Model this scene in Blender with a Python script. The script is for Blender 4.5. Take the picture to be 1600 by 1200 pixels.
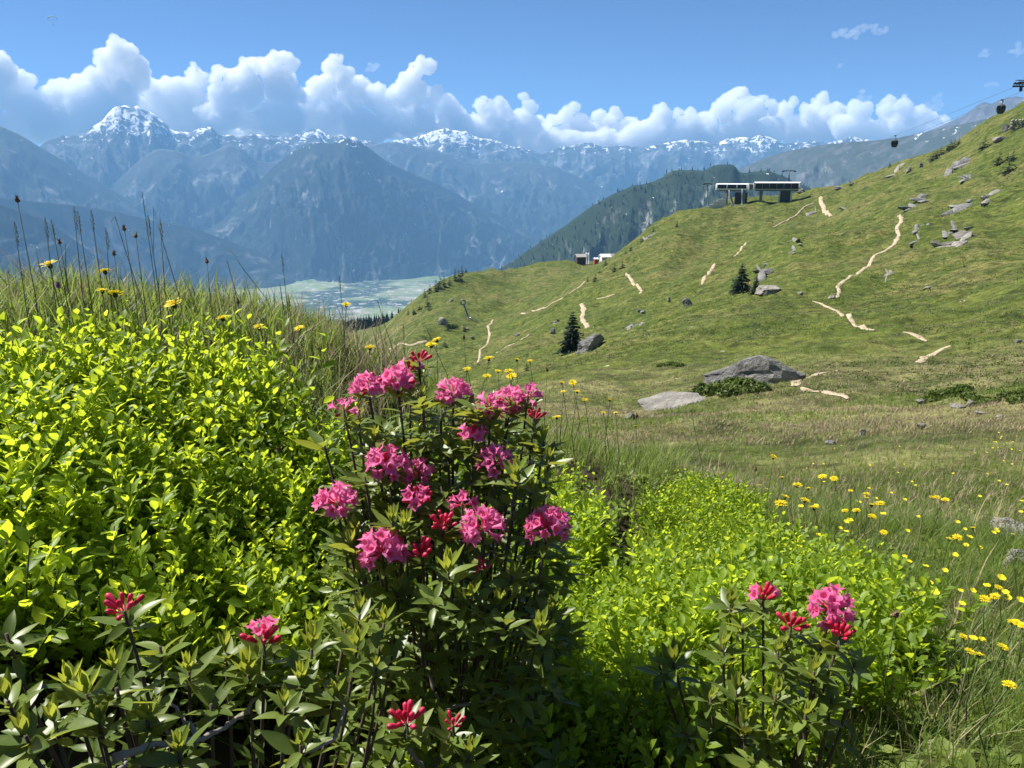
import bpy, math, random
import numpy as np
from mathutils import Vector, Matrix, Euler

for o in list(bpy.data.objects): bpy.data.objects.remove(o)
sc = bpy.context.scene
COL = sc.collection
R = math.radians
PI = math.pi

# ---------------------------------------------------------------- camera
FPX = 1232.0                      # focal length in pixels of a 1600 px wide frame
PITCH = R(14.56)
cam_d = bpy.data.cameras.new('camera'); cam = bpy.data.objects.new('camera', cam_d); COL.objects.link(cam)
cam_d.sensor_fit = 'HORIZONTAL'; cam_d.sensor_width = 36.0; cam_d.lens = 36.0 * FPX / 1600.0
cam_d.clip_start = 0.02; cam_d.clip_end = 200000.0
cam.location = (0, 0, 0); cam.rotation_euler = (PI / 2 - PITCH, 0, 0)
sc.camera = cam

# ---------------------------------------------------------------- sky and sun
SUN_AZ, SUN_EL = R(-63), R(52)    # azimuth from the view direction (+Y), negative = left
world = bpy.data.worlds.new('World'); sc.world = world; world.use_nodes = True
wn = world.node_tree.nodes; wl = world.node_tree.links
sky = wn.new('ShaderNodeTexSky'); sky.sky_type = 'NISHITA'; sky.sun_disc = False
sky.sun_elevation = SUN_EL; sky.sun_rotation = SUN_AZ; sky.altitude = 2200.0
sky.air_density = 0.75; sky.dust_density = 0.0; sky.ozone_density = 10.0
bg = wn['Background']; wl.new(sky.outputs[0], bg.inputs[0]); bg.inputs[1].default_value = 0.052
sd = bpy.data.lights.new('sun', 'SUN'); sd.energy = 5.0; sd.angle = R(0.53); sd.color = (1.0, 0.95, 0.87)
sun = bpy.data.objects.new('sun', sd); COL.objects.link(sun)
sv = Vector((math.sin(SUN_AZ) * math.cos(SUN_EL), math.cos(SUN_AZ) * math.cos(SUN_EL), math.sin(SUN_EL)))
sun.rotation_euler = sv.to_track_quat('Z', 'Y').to_euler(); sun.location = (-8, 4, 12)
vs = sc.view_settings; vs.view_transform = 'Standard'; vs.look = 'None'; vs.exposure = 1.12; vs.gamma = 1.0
vs.use_curve_mapping = False

cy = sc.cycles
cy.max_bounces = 13; cy.diffuse_bounces = 3; cy.glossy_bounces = 2; cy.transmission_bounces = 5
cy.volume_bounces = 12; cy.transparent_max_bounces = 24
cy.use_denoising = True; cy.caustics_reflective = False; cy.caustics_refractive = False
cy.sample_clamp_indirect = 6.0
cy.volume_step_rate = 1.0; cy.volume_max_steps = 256

# ---------------------------------------------------------------- helpers
rng = np.random.default_rng(7)
random.seed(7)

def ray(px, py):
    xc = (np.asarray(px, float) - 800) / FPX; yc = (600 - np.asarray(py, float)) / FPX
    return xc, math.cos(PITCH) + yc * math.sin(PITCH), -math.sin(PITCH) + yc * math.cos(PITCH)

def at(px, py, r):
    """point on the sight line at horizontal range r"""
    x, y, z = ray(px, py); k = r / math.hypot(x, y)
    return Vector((x * k, y * k, z * k))

def azel(px, py):
    x, y, z = ray(px, py)
    return np.arctan2(x, y), z / np.hypot(x, y)

def hsh(ix, iy, iz, seed):
    h = (ix.astype(np.int64) * 374761393 + iy.astype(np.int64) * 668265263 + iz.astype(np.int64) * 2147483647 + seed * 1274126177) & 0xFFFFFFFF
    h = ((h ^ (h >> 13)) * 1274126177) & 0xFFFFFFFF
    h = ((h ^ (h >> 16)) * 2246822519) & 0xFFFFFFFF
    return ((h ^ (h >> 15)) & 0xFFFFFF) / float(0xFFFFFF)

def vnoise(x, y, z=0.0, seed=0):
    x, y, z = np.broadcast_arrays(np.asarray(x, float), np.asarray(y, float), np.asarray(z, float))
    x0 = np.floor(x); y0 = np.floor(y); z0 = np.floor(z)
    fx = x - x0; fy = y - y0; fz = z - z0
    f = lambda t: t * t * t * (t * (t * 6 - 15) + 10)
    u, v, w = f(fx), f(fy), f(fz)
    r = 0
    for dx in (0, 1):
        for dy in (0, 1):
            for dz in (0, 1):
                r = r + hsh(x0 + dx, y0 + dy, z0 + dz, seed) * (u if dx else 1 - u) * (v if dy else 1 - v) * (w if dz else 1 - w)
    return r * 2 - 1

def fbm(x, y, z=0.0, oct=4, seed=0, gain=0.5, lac=2.03):
    a, s, n = 1.0, 0.0, 0.0
    for i in range(oct):
        s = s + a * vnoise(x, y, z, seed + i * 17); n += a
        x = np.asarray(x) * lac + 3.1; y = np.asarray(y) * lac + 1.7; z = np.asarray(z) * lac + 5.3; a *= gain
    return s / n

def ridged(x, y, z=0.0, oct=4, seed=0, gain=0.5):
    a, s, n = 1.0, 0.0, 0.0
    for i in range(oct):
        s = s + a * (1 - np.abs(vnoise(x, y, z, seed + i * 13)) * 2); n += a
        x = np.asarray(x) * 2.07 + 1.3; y = np.asarray(y) * 2.07 + 4.1; z = np.asarray(z) * 2.07; a *= gain
    return s / n

def mesh_np(name, V, F, mats=None, midx=None, smooth=True, attrs=None):
    """fast mesh from numpy verts (n,3) and faces: (m,3) or (m,4) array, or list of such arrays"""
    V = np.asarray(V, np.float32)
    Fs = [np.asarray(f, np.int32) for f in (F if isinstance(F, (list, tuple)) else [F]) if len(f)]
    me = bpy.data.meshes.new(name)
    loops = np.concatenate([f.ravel() for f in Fs])
    counts = np.concatenate([np.full(len(f), f.shape[1], np.int32) for f in Fs])
    starts = np.concatenate([[0], np.cumsum(counts)[:-1]]).astype(np.int32)
    me.vertices.add(len(V)); me.vertices.foreach_set('co', V.ravel())
    me.loops.add(len(loops)); me.loops.foreach_set('vertex_index', loops)
    me.polygons.add(len(counts)); me.polygons.foreach_set('loop_start', starts); me.polygons.foreach_set('loop_total', counts)
    me.polygons.foreach_set('use_smooth', np.full(len(counts), smooth, bool))
    if midx is not None: me.polygons.foreach_set('material_index', np.asarray(midx, np.int32))
    for k, a in (attrs or {}).items():
        at_ = me.attributes.new(k, 'FLOAT', 'POINT'); at_.data.foreach_set('value', np.asarray(a, np.float32).ravel())
    for m in (mats or []): me.materials.append(m)
    me.update(); me.validate()
    return me

def link(name, me, parent=None, loc=None, rot=None, label=None, cat=None, group=None, kind=None):
    o = bpy.data.objects.new(name, me); COL.objects.link(o)
    if parent is not None: o.parent = parent
    if loc is not None: o.location = loc
    if rot is not None: o.rotation_euler = rot
    if label: o['label'] = label
    if cat: o['category'] = cat
    if group: o['group'] = group
    if kind: o['kind'] = kind
    return o

def thing(name, label, cat, loc=(0, 0, 0), rotz=0, group=None):
    return link(name, None, None, loc, (0, 0, rotz), label, cat, group)

class MB:
    """collects pieces into one mesh"""
    def __init__(s): s.v = []; s.q = []; s.t = []; s.mq = []; s.mt = []; s.n = 0
    def add(s, V, F, m=0):
        V = np.asarray(V, float); F = np.asarray(F, int) + s.n
        s.v.append(V); s.n += len(V)
        if F.shape[1] == 4: s.q.append(F); s.mq += [m] * len(F)
        else: s.t.append(F); s.mt += [m] * len(F)
        return s
    def box(s, c, d, m=0, rot=None):
        c = np.asarray(c, float); d = np.asarray(d, float) / 2
        P = np.array([[i, j, k] for i in (-1, 1) for j in (-1, 1) for k in (-1, 1)], float) * d
        if rot is not None: P = P @ np.array(Euler(rot).to_matrix()).T
        return s.add(P + c, [[0, 1, 3, 2], [4, 6, 7, 5], [0, 4, 5, 1], [2, 3, 7, 6], [0, 2, 6, 4], [1, 5, 7, 3]], m)
    def tube(s, pts, rad, n=6, m=0, cap=True):
        P = [Vector(p) for p in pts]; k = len(P)
        rad = [rad] * k if np.isscalar(rad) else list(rad)
        V = []; ref = Vector((0.31, 0.52, 0.79))
        for i, p in enumerate(P):
            d = (P[min(i + 1, k - 1)] - P[max(i - 1, 0)]).normalized()
            if abs(d.dot(ref)) > 0.95: ref = Vector((0.9, -0.3, 0.1))
            a = d.cross(ref).normalized(); b = d.cross(a)
            for j in range(n):
                q = p + (a * math.cos(2 * PI * j / n) + b * math.sin(2 * PI * j / n)) * rad[i]
                V.append(q[:])
        F = [[i * n + j, i * n + (j + 1) % n, (i + 1) * n + (j + 1) % n, (i + 1) * n + j] for i in range(k - 1) for j in range(n)]
        s.add(V, F, m)
        if cap:
            b0 = s.n - len(V)
            for base, pt in ((b0, P[0]), (b0 + (k - 1) * n, P[-1])):
                i0 = s.n; s.v.append(np.array([pt[:]])); s.n += 1
                s.t.append(np.array([[i0, base + j, base + (j + 1) % n] for j in range(n)])); s.mt += [m] * n
        return s
    def mesh(s, name, mats, smooth=True):
        F = []; mi = []
        if s.q: F.append(np.concatenate(s.q)); mi += s.mq
        if s.t: F.append(np.concatenate(s.t)); mi += s.mt
        return mesh_np(name, np.concatenate(s.v), F, mats, mi, smooth)

def grid_faces(nr, nc, wrap=False):
    i = np.arange(nr - 1)[:, None]; j = np.arange(nc if wrap else nc - 1)[None, :]
    j2 = (j + 1) % nc
    return np.stack([i * nc + j, i * nc + j2, (i + 1) * nc + j2, (i + 1) * nc + j], -1).reshape(-1, 4)

# ---------------------------------------------------------------- materials
class NT:
    def __init__(s, name):
        s.m = bpy.data.materials.new(name); s.m.use_nodes = True
        s.t = s.m.node_tree; s.n = s.t.nodes; s.l = s.t.links
        s.b = s.n['Principled BSDF']; s.out = s.n['Material Output']
    def node(s, typ, **kw):
        n = s.n.new(typ)
        for k, v in kw.items():
            if k.startswith('_'): setattr(n, k[1:], v)
            else: n.inputs[k].default_value = v
        return n
    def link(s, a, b): s.l.new(a, b)
    def coord(s, kind='Object', scale=(1, 1, 1)):
        tc = s.n.new('ShaderNodeTexCoord'); mp = s.n.new('ShaderNodeMapping'); mp.inputs['Scale'].default_value = scale
        s.l.new(tc.outputs[kind], mp.inputs[0]); return mp.outputs[0]
    def noise(s, vec, scale, detail=4, rough=0.55, dist=0.0):
        n = s.n.new('ShaderNodeTexNoise'); n.inputs['Scale'].default_value = scale; n.inputs['Detail'].default_value = detail
        n.inputs['Roughness'].default_value = rough; n.inputs['Distortion'].default_value = dist
        if vec is not None: s.l.new(vec, n.inputs['Vector'])
        return n.outputs['Fac']
    def ramp(s, fac, stops, interp='LINEAR'):
        r = s.n.new('ShaderNodeValToRGB'); r.color_ramp.interpolation = interp
        e = r.color_ramp.elements
        while len(e) < len(stops): e.new(0.5)
        for el, (p, c) in zip(e, stops):
            el.position = p; el.color = (*c, 1) if len(c) == 3 else c
        s.l.new(fac, r.inputs[0]); return r.outputs[0]
    def sramp(s, fac, a, b):
        m = s.n.new('ShaderNodeMapRange'); m.interpolation_type = 'SMOOTHSTEP'
        m.inputs['From Min'].default_value = a; m.inputs['From Max'].default_value = b
        s.l.new(fac, m.inputs['Value']); return m.outputs[0]
    def mix(s, fac, a, b, typ='MIX'):
        m = s.n.new('ShaderNodeMix'); m.data_type = 'RGBA'; m.blend_type = typ
        for v, i in ((fac, 0), (a, 6), (b, 7)):
            if isinstance(v, (int, float)): m.inputs[i].default_value = v
            elif isinstance(v, (tuple, list)): m.inputs[i].default_value = (*v, 1) if len(v) == 3 else v
            else: s.l.new(v, m.inputs[i])
        return m.outputs[2]
    def math(s, op, a, b=0.0, c=0.0):
        m = s.n.new('ShaderNodeMath'); m.operation = op
        for v, i in ((a, 0), (b, 1), (c, 2)):
            if isinstance(v, (int, float)): m.inputs[i].default_value = v
            else: s.l.new(v, m.inputs[i])
        return m.outputs[0]
    def attr(s, name):
        a = s.n.new('ShaderNodeAttribute'); a.attribute_name = name; return a.outputs['Fac']
    def bump(s, h, strength=0.4, dist=1.0):
        b = s.n.new('ShaderNodeBump'); b.inputs['Strength'].default_value = strength; b.inputs['Distance'].default_value = dist
        s.l.new(h, b.inputs['Height']); s.l.new(b.outputs[0], s.b.inputs['Normal']); return b
    def base(s, c, rough=0.8, spec=0.3):
        if isinstance(c, (tuple, list)): s.b.inputs['Base Color'].default_value = (*c, 1)
        else: s.l.new(c, s.b.inputs['Base Color'])
        s.b.inputs['Roughness'].default_value = rough; s.b.inputs['Specular IOR Level'].default_value = spec
        return s
# ================================================================ THE SETTING
# ---------------------------------------------------------------- near terrain: one sheet, spline through surveyed points
CP = [  # (px, py, range in metres)
 # the bank the photographer stands on
 (-900,1800,.55),(0,1850,.55),(500,1850,.55),(800,1850,.55),(1100,1850,.55),(1600,1850,.55),(2400,1800,.55),
 (-300,1190,1.0),(0,1190,1.0),(300,1200,1.0),(600,1220,1.0),(800,1225,1.0),(-300,930,1.3),(0,915,1.3),(300,930,1.3),(1000,1230,1.0),(1300,1250,1.0),(1600,1240,1.05),(2000,1240,1.05),
 (-300,800,1.6),(0,770,1.6),(300,780,1.6),(600,860,1.6),(800,930,1.6),(1000,975,1.6),(1300,1040,1.6),(1600,1080,1.6),(2000,1080,1.6),
 (-300,560,2.4),(0,530,2.4),(200,525,2.4),(400,550,2.4),(600,630,2.4),(750,700,2.4),(950,760,2.4),(1100,810,2.4),(1300,865,2.4),(1600,930,2.4),(2000,930,2.4),
 (-300,490,3.0),(0,485,3.0),(200,480,3.0),(400,505,3.0),(520,535,3.0),(640,585,3.0),(760,650,3.2),(950,712,3.2),(1120,765,3.2),(1300,810,3.2),(1600,855,3.2),(2000,860,3.2),
 # behind the crest on the left: falls away
 (-300,540,4.5),(0,545,4.5),(300,550,4.5),(500,575,4.5),(640,640,4.8),(780,690,5),(950,730,5),(1120,765,5),(1300,775,5),(1600,785,5),(2000,790,5),
 (-300,640,12),(0,640,12),(300,640,12),(600,660,12),(800,672,12),(1000,682,12),(1200,684,12),(1400,680,11),(1600,670,11),(2000,660,11),
 (-300,680,35),(0,680,35),(300,680,35),(600,660,35),(780,625,40),(880,605,38),(1000,640,29),(1080,618,31),(1180,597,34),(1300,590,32),(1440,618,24),(1560,618,22),(1650,600,23),(2000,560,26),
 (-300,690,100),(0,690,100),(300,690,100),(500,650,100),(700,610,95),(800,585,85),(900,551,97),(985,540,80),(1050,510,95),(1100,480,118),(1160,459,125),(1205,458,112),(1270,470,100),(1310,466,108),(1370,517,64),(1440,550,50),(1480,540,53),(1590,545,44),(1600,440,90),(2000,480,55),
 (1250,540,60),(1130,545,62),(1520,480,80),(1400,470,95),
 (820,520,190),(870,480,240),(915,513,170),(990,460,210),(1040,430,230),(1105,440,190),(1165,385,260),(1240,385,210),(1330,440,125),(1400,345,220),(1490,370,170),(1580,340,180),(1650,330,180),(2000,250,180),
 (1285,335,340),(1210,335,330),(1100,350,340),(1500,270,300),(1600,240,270),
 # skyline of the slope
 (1700,125,330),(2000,0,330),(1600,180,340),(1540,212,350),(1480,238,360),(1400,268,370),(1330,292,380),(1260,306,390),(1200,308,400),(1140,314,400),(1090,322,400),(1045,340,385),(1000,372,365),(960,404,360),
 # knoll on the left, valley road below it
 (930,430,420),(900,412,520),(850,410,520),(800,422,520),(740,423,510),(700,438,480),(660,465,430),(620,505,380),(590,535,340),
 (800,470,390),(730,497,340),(700,520,300),(640,545,260),(760,550,230),(700,575,200),(620,590,200),
 # wooded shoulder further down on the left
 (640,516,900),(600,512,900),(560,518,860),(480,512,900),(400,493,900),(300,485,900),(100,500,900),(-300,500,900),
 (560,560,450),(400,590,450),(100,620,450),(-300,640,450),
 # behind the skylines
 (940,425,800),(850,450,800),(740,470,800),(1000,430,700),(1090,400,700),(1200,390,700),(1330,360,700),(1480,320,700),(1600,270,700),(2000,120,700),
 (640,560,1500),(400,540,1500),(100,550,1500),(-300,560,1500),(850,500,1500),(1100,480,1500),(1400,440,1500),(1600,420,1500),(2000,380,1500)]
CPn = np.array(CP, float)
_a, _e = azel(CPn[:, 0], CPn[:, 1])
AZS = 4.0
cu = np.stack([_a * AZS, np.log(CPn[:, 2])], 1)
def _phi(d2): return 0.5 * d2 * np.log(d2 + 1e-9)
_K = _phi(((cu[:, None] - cu[None]) ** 2).sum(-1)); _n = len(cu)
_P = np.concatenate([np.ones((_n, 1)), cu], 1)
_A = np.zeros((_n + 3, _n + 3)); _A[:_n, :_n] = _K + np.eye(_n) * 0.004; _A[:_n, _n:] = _P; _A[_n:, :_n] = _P.T
_w = np.linalg.solve(_A, np.concatenate([_e, [0, 0, 0]]))
def tps(az, lr):
    q = np.stack([az.ravel() * AZS, lr.ravel()], 1); out = np.empty(len(q))
    for i in range(0, len(q), 20000):
        s = q[i:i + 20000]; d2 = ((s[:, None] - cu[None]) ** 2).sum(-1)
        out[i:i + 20000] = _phi(d2) @ _w[:_n] + _w[_n] + s @ _w[_n + 1:]
    return out.reshape(az.shape)

AZ = np.concatenate([np.linspace(R(-100), R(-40), 44, endpoint=False), np.linspace(R(-40), R(40), 500), np.linspace(R(40), R(100), 45)[1:]])
LR = np.concatenate([np.linspace(math.log(.35), math.log(20), 110, endpoint=False), np.linspace(math.log(20), math.log(520), 205, endpoint=False), np.linspace(math.log(520), math.log(1500), 22)])
# coarse evaluation of the spline, then bilinear to the full grid
ca = np.linspace(AZ[0], AZ[-1], 180); cl = np.linspace(LR[0], LR[-1], 150)
CE = tps(*np.meshgrid(ca, cl))
def bil(G, ga, gl, a, l):
    i = np.clip(np.searchsorted(ga, a) - 1, 0, len(ga) - 2); j = np.clip(np.searchsorted(gl, l) - 1, 0, len(gl) - 2)
    fa = np.clip((a - ga[i]) / (ga[i + 1] - ga[i]), 0, 1); fl = np.clip((l - gl[j]) / (gl[j + 1] - gl[j]), 0, 1)
    return (G[j, i] * (1 - fa) + G[j, i + 1] * fa) * (1 - fl) + (G[j + 1, i] * (1 - fa) + G[j + 1, i + 1] * fa) * fl
AA, LL = np.meshgrid(AZ, LR)
RR = np.exp(LL); TX = RR * np.sin(AA); TY = RR * np.cos(AA)
TZ = bil(CE, ca, cl, AA.ravel(), LL.ravel()).reshape(AA.shape) * RR
def ss(x, a, b):
    t = np.clip((np.asarray(x, float) - a) / (b - a), 0, 1); return t * t * (3 - 2 * t)
# relief at its real size: tussocks, hummocks, hillocks and gullies
TZ += 0.035 * fbm(TX * 4, TY * 4, oct=3, seed=1) * ss(RR, .4, 1.5)
TZ += 0.24 * fbm(TX * .55, TY * .55, oct=4, seed=2) * ss(RR, 5, 16)
TZ += 0.95 * fbm(TX * .13, TY * .13, oct=4, seed=3) * ss(RR, 18, 70)
# ribs that run obliquely down the far slope
_s = TX * .92 - TY * .38
TZ += (3.8 * (ridged(_s * .028 + .4 * fbm(TX * .01, TY * .01, seed=5), TY * .009, oct=4, seed=9) - .3) + 1.7 * fbm(TX * .05, TY * .05, oct=4, seed=4)) * ss(RR, 70, 210)
FLAT = None
def ground(x, y):
    a = np.arctan2(x, y); l = np.log(np.maximum(np.hypot(x, y), .36))
    r = bil(TZ, AZ, LR, np.atleast_1d(a), np.atleast_1d(l))
    return float(r[0]) if np.ndim(x) == 0 else r
def hit(px, py, h=0.0, r0=.5, r1=1400):
    """first point of the sight line that comes within h of the ground"""
    x, y, z = ray(px, py); k = math.hypot(x, y)
    rs = np.exp(np.linspace(math.log(r0), math.log(r1), 1500))
    X = x / k * rs; Y = y / k * rs; Z = z / k * rs
    d = Z - ground(X, Y) - h
    i = np.argmax(d < 0)
    if d[i] >= 0: return None
    return Vector((X[i], Y[i], float(ground(float(X[i]), float(Y[i])))))
def on(px, py, r):
    p = at(px, py, r); return Vector((p.x, p.y, ground(p.x, p.y)))

# meadow material
def mat_meadow():
    s = NT('alpine_meadow'); v = s.coord('Object')
    big = s.noise(v, .022, 4, .6, .4); mid = s.noise(v, .16, 5, .62, .6); fine = s.noise(v, 1.7, 5, .7); vf = s.noise(v, 12, 3, .7)
    green = s.mix(s.sramp(mid, .38, .64), (.052, .072, .013), (.092, .112, .020))
    dry = s.mix(s.sramp(fine, .35, .7), (.095, .092, .028), (.170, .152, .058))
    k = s.math('MULTIPLY_ADD', big, .55, s.math('MULTIPLY', mid, .45))
    c = s.mix(s.math('MULTIPLY', s.sramp(k, .46, .62), .8), green, dry)
    dark = s.sramp(s.noise(v, .30, 5, .68, .8), .52, .66)
    c = s.mix(s.math('MULTIPLY', dark, .85), c, (.026, .040, .011))
    c = s.mix(s.math('MULTIPLY', s.sramp(fine, .50, .72), .35), c, (.15, .16, .055))
    c = s.mix(s.math('MULTIPLY', s.sramp(vf, .56, .74), .30), c, (.035, .045, .014))
    stones = s.sramp(s.noise(v, .8, 3, .8), .70, .73)
    c = s.mix(s.math('MULTIPLY', stones, .8), c, (.50, .48, .42))
    c = s.mix(s.math('MULTIPLY', s.attr('dry'), s.sramp(mid, .34, .56)), c, s.mix(fine, (.13, .12, .05), (.24, .21, .11)))
    n5 = s.noise(v, .75, 9, .78, .3); gain = s.math('MULTIPLY_ADD', s.sramp(n5, .34, .66), 1.10, .46)
    c = s.mix(1.0, c, gain, 'MULTIPLY')
    near = s.attr('soil')
    c = s.mix(near, c, s.mix(vf, (.022, .017, .010), (.060, .045, .026)))
    s.base(c, .95, .1)
    h = s.math('ADD', s.math('MULTIPLY', fine, .5), s.math('MULTIPLY', mid, 1.6)); s.bump(h, .8, .7)
    return s.m
M_MEADOW = mat_meadow()
soil = (1 - ss(RR, 2.6, 5.0)) * (1 - .85 * ss(AA, R(12), R(19)))
me = mesh_np('terrain', np.stack([TX, TY, TZ], -1).reshape(-1, 3), grid_faces(*TX.shape)[:, ::-1], [M_MEADOW], attrs={'soil': soil, 'dry': .55 * ss(RR, 5, 10) * (1 - ss(RR, 36, 60))})
link('terrain', me, kind='structure')

# ---------------------------------------------------------------- mountains
def mat_mountain(name, forest=(.010, .018, .012), alp=(.030, .038, .022), rock=(.10, .10, .10), tree=-450., tfade=500., scree=.5, nscale=.0011):
    s = NT(name); v = s.coord('Object'); geo = s.n.new('ShaderNodeNewGeometry'); sep = s.n.new('ShaderNodeSeparateXYZ')
    s.link(geo.outputs['Position'], sep.inputs[0]); z = sep.outputs[2]
    n1 = s.noise(v, nscale, 6, .62, .3); n2 = s.noise(v, nscale * 7, 5, .65)
    zz = s.math('MULTIPLY_ADD', n1, 900, s.math('ADD', z, -450))
    c = s.mix(s.sramp(zz, tree, tree + tfade), forest, alp)
    c = s.mix(s.math('MULTIPLY', s.sramp(n2, .48, .62), s.sramp(zz, tree + tfade * .3, tree + tfade * 2.2)), c, rock)
    g = s.math('MULTIPLY', s.attr('gully'), scree)
    c = s.mix(s.math('MULTIPLY', g, s.sramp(n2, .36, .58)), c, tuple(min(.5, x * 2.4) for x in rock))
    n3 = s.noise(v, nscale * 11, 6, .72, .8)
    sn = s.sramp(s.math('ADD', s.attr('snow'), s.math('MULTIPLY', s.math('ADD', n3, -.5), 3.6)), .62, .70)
    c = s.mix(sn, c, (.93, .94, .96))
    s.base(c, .9, .1); return s.m

def mountain(name, D, sil, base, wf, wb, mat, gul=.3, gfreq=60, rough=2.0, snowline=None, snowband=500., step=2.1, rows=64, seed=0, p=1.1, snowgain=1.0, expo=None):
    sil = np.array(sil, float); n = int((sil[-1, 0] - sil[0, 0]) / step) + 1
    px = np.linspace(sil[0, 0], sil[-1, 0], n)
    # rounded interpolation of the surveyed skyline plus crags
    py = np.interp(px, sil[:, 0], sil[:, 1]); k = np.hanning(9); py = np.convolve(np.pad(py, 4, 'edge'), k / k.sum(), 'valid')
    py = py - rough * (ridged(px * .035, seed, oct=5, seed=seed + 3) - .3) * 1.2
    a, e = azel(px, py)
    Dp = D if np.isscalar(D) else np.interp(px, *zip(*D))
    Dp = Dp * np.ones(n)
    H = e * Dp
    tf = np.linspace(-1, 0, rows); tb = np.linspace(0, 1, max(8, rows // 5))[1:]
    t = np.concatenate([tf, tb])[:, None]
    w = np.where(t < 0, wf, wb); at_ = np.abs(t)
    s = (a * np.mean(Dp))[None, :] * np.ones_like(t)
    arc = s / (np.mean(Dp)) * gfreq
    tt = t * w / np.mean(Dp) * gfreq                                           # same units down the slope
    wx = fbm(arc * .35, tt * .35, oct=3, seed=seed + 40) * 1.3; wy = fbm(arc * .35 + 9, tt * .35, oct=3, seed=seed + 41) * 1.3
    sp = ridged(arc * .42 + wx, tt * .16 + wy, oct=2, seed=seed + 10, gain=.5)     # spurs
    gl = ridged(arc * 1.1 + wx * 1.5, tt * .50 + wy, oct=5, seed=seed + 11, gain=.58)    # gullies
    fl = fbm(arc * 1.6, tt * 1.6, oct=5, seed=seed + 12, gain=.6)
    env = np.clip(at_ * 5, 0, 1) * np.clip((1.02 - at_) * 2.5, 0, 1)
    te = np.clip(at_ * (1 - gul * (1.5 * (sp - .3) + .7 * (gl - .3) + .35 * fl) * env), 0, 1.2)
    f = np.clip(1 - te, 0, 1) ** p
    Z = base + (H[None, :] - base) * f
    r = Dp[None, :] + t * w + 0 * Z
    if expo is not None: r = r + expo(px)[None, :] * at_
    Z = Z + (H[None, :] - base) * .02 * fbm(arc * 4, tt * 4, oct=3, seed=seed + 70, gain=.6) * env
    X = r * np.sin(a)[None, :]; Y = r * np.cos(a)[None, :]
    gully = ss(-gl, -.10, .30) * ss(at_, .03, .15) * np.ones_like(Z)
    snow = np.zeros_like(Z)
    if snowline is not None:
        snow = ss(Z - 120 * (gl - .2) * snowgain + 60 * fl, snowline, snowline + snowband * 1.6) * .70
    me = mesh_np(name, np.stack([X, Y, Z], -1).reshape(-1, 3), grid_faces(*X.shape)[:, ::-1], [mat], attrs={'gully': gully, 'snow': snow})
    return link(name, me, kind='structure')

M_FAR = mat_mountain('far_snow_peaks', tree=-500, rock=(.13, .13, .14), nscale=.0009)
M_MID = mat_mountain('forested_mountain', tree=50, tfade=500, rock=(.10, .10, .10), scree=.55)  # default forest colour is darkened to imitate the shadow on backlit faces
M_SIDE = mat_mountain('rocky_forested_mountain_sunlit_tone', forest=(.016, .025, .018), alp=(.042, .048, .036), rock=(.115, .115, .118), tree=-150, tfade=500, scree=.6)  # more rock, and all colours lightened so these peaks look sunlit behind the pyramid
M_NEAR = mat_mountain('grassy_range', forest=(.016, .028, .016), alp=(.042, .050, .026), rock=(.11, .105, .10), tree=-700, tfade=700, nscale=.0016)
M_FOR = mat_mountain('wooded_ridge', forest=(.016, .030, .013), alp=(.030, .045, .018), rock=(.24, .22, .19), tree=-60, tfade=300, scree=.5, nscale=.004)

mountain('distant_range', 13800, [(560,238),(640,214),(700,200),(716,203),(760,216),(800,228),(840,236),(870,231),(920,224),(940,229),(1000,228),(1050,222),(1080,217),(1110,222),(1160,214),(1190,211),(1220,222),(1260,222),(1300,222),(1330,214),(1400,230),(1480,240)], -945, 2300, 700, M_FAR, .34, 70, 3.2, 250, 280, seed=1)
mountain('snow_massif', 12900, [(-160,215),(-60,225),(60,226),(95,212),(130,208),(160,190),(176,170),(190,163),(212,167),(240,174),(256,190),(270,203),(300,205),(330,198),(345,208),(380,212),(430,210),(450,216),(480,204),(500,203),(520,210),(560,217),(600,224),(650,228),(700,238),(760,250),(840,258)], -945, 2600, 900, M_FAR, .36, 70, 3.5, 235, 370, seed=2)
mountain('left_slope', 10500, [(-260,120),(-100,170),(0,197),(30,210),(80,240),(130,270),(180,300),(230,330),(270,350)], -945, 2800, 1500, M_MID, .22, 45, 1.2, 800, 600, seed=3)
mountain('left_peak', 11500, [(60,330),(130,305),(180,285),(205,262),(225,243),(250,232),(280,236),(300,246),(330,240),(355,226),(375,230),(400,250),(420,255),(450,246),(480,262),(540,310),(600,360)], -945, 2300, 900, M_SIDE, .30, 55, 1.6, 290, 320, seed=4)
mountain('right_peak', 12000, [(520,250),(580,226),(610,221),(640,226),(680,236),(720,252),(745,256),(790,253),(830,254),(860,259),(900,275),(950,297),(1000,325),(1060,370)], -945, 2400, 900, M_SIDE, .28, 60, 1.0, 370, 240, seed=5)
mountain('pyramid_mountain', [(300, 9900), (540, 9100), (900, 10100)], [(250,400),(300,372),(340,350),(375,320),(400,290),(425,262),(455,238),(490,222),(520,224),(545,216),(565,222),(600,250),(640,270),(690,290),(740,318),(790,342),(830,362),(880,395),(920,420)], -940, 1750, 1300, M_MID, .34, 75, 1.3, 225, 230, rows=100, step=1.7, seed=6)
mountain('left_spur', 7900, [(-260,280),(-120,296),(0,308),(60,314),(130,322),(180,330),(240,345),(290,352),(330,366),(380,385),(415,400),(435,412),(455,428),(475,442)], -945, 800, 800, M_MID, .2, 40, 1.0, seed=7)
mountain('left_foothill', 6500, [(-260,315),(-60,312),(0,318),(60,338),(110,370),(170,415),(220,445),(280,475)], -945, 900, 800, M_MID, .2, 40, .8, seed=8)
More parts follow.
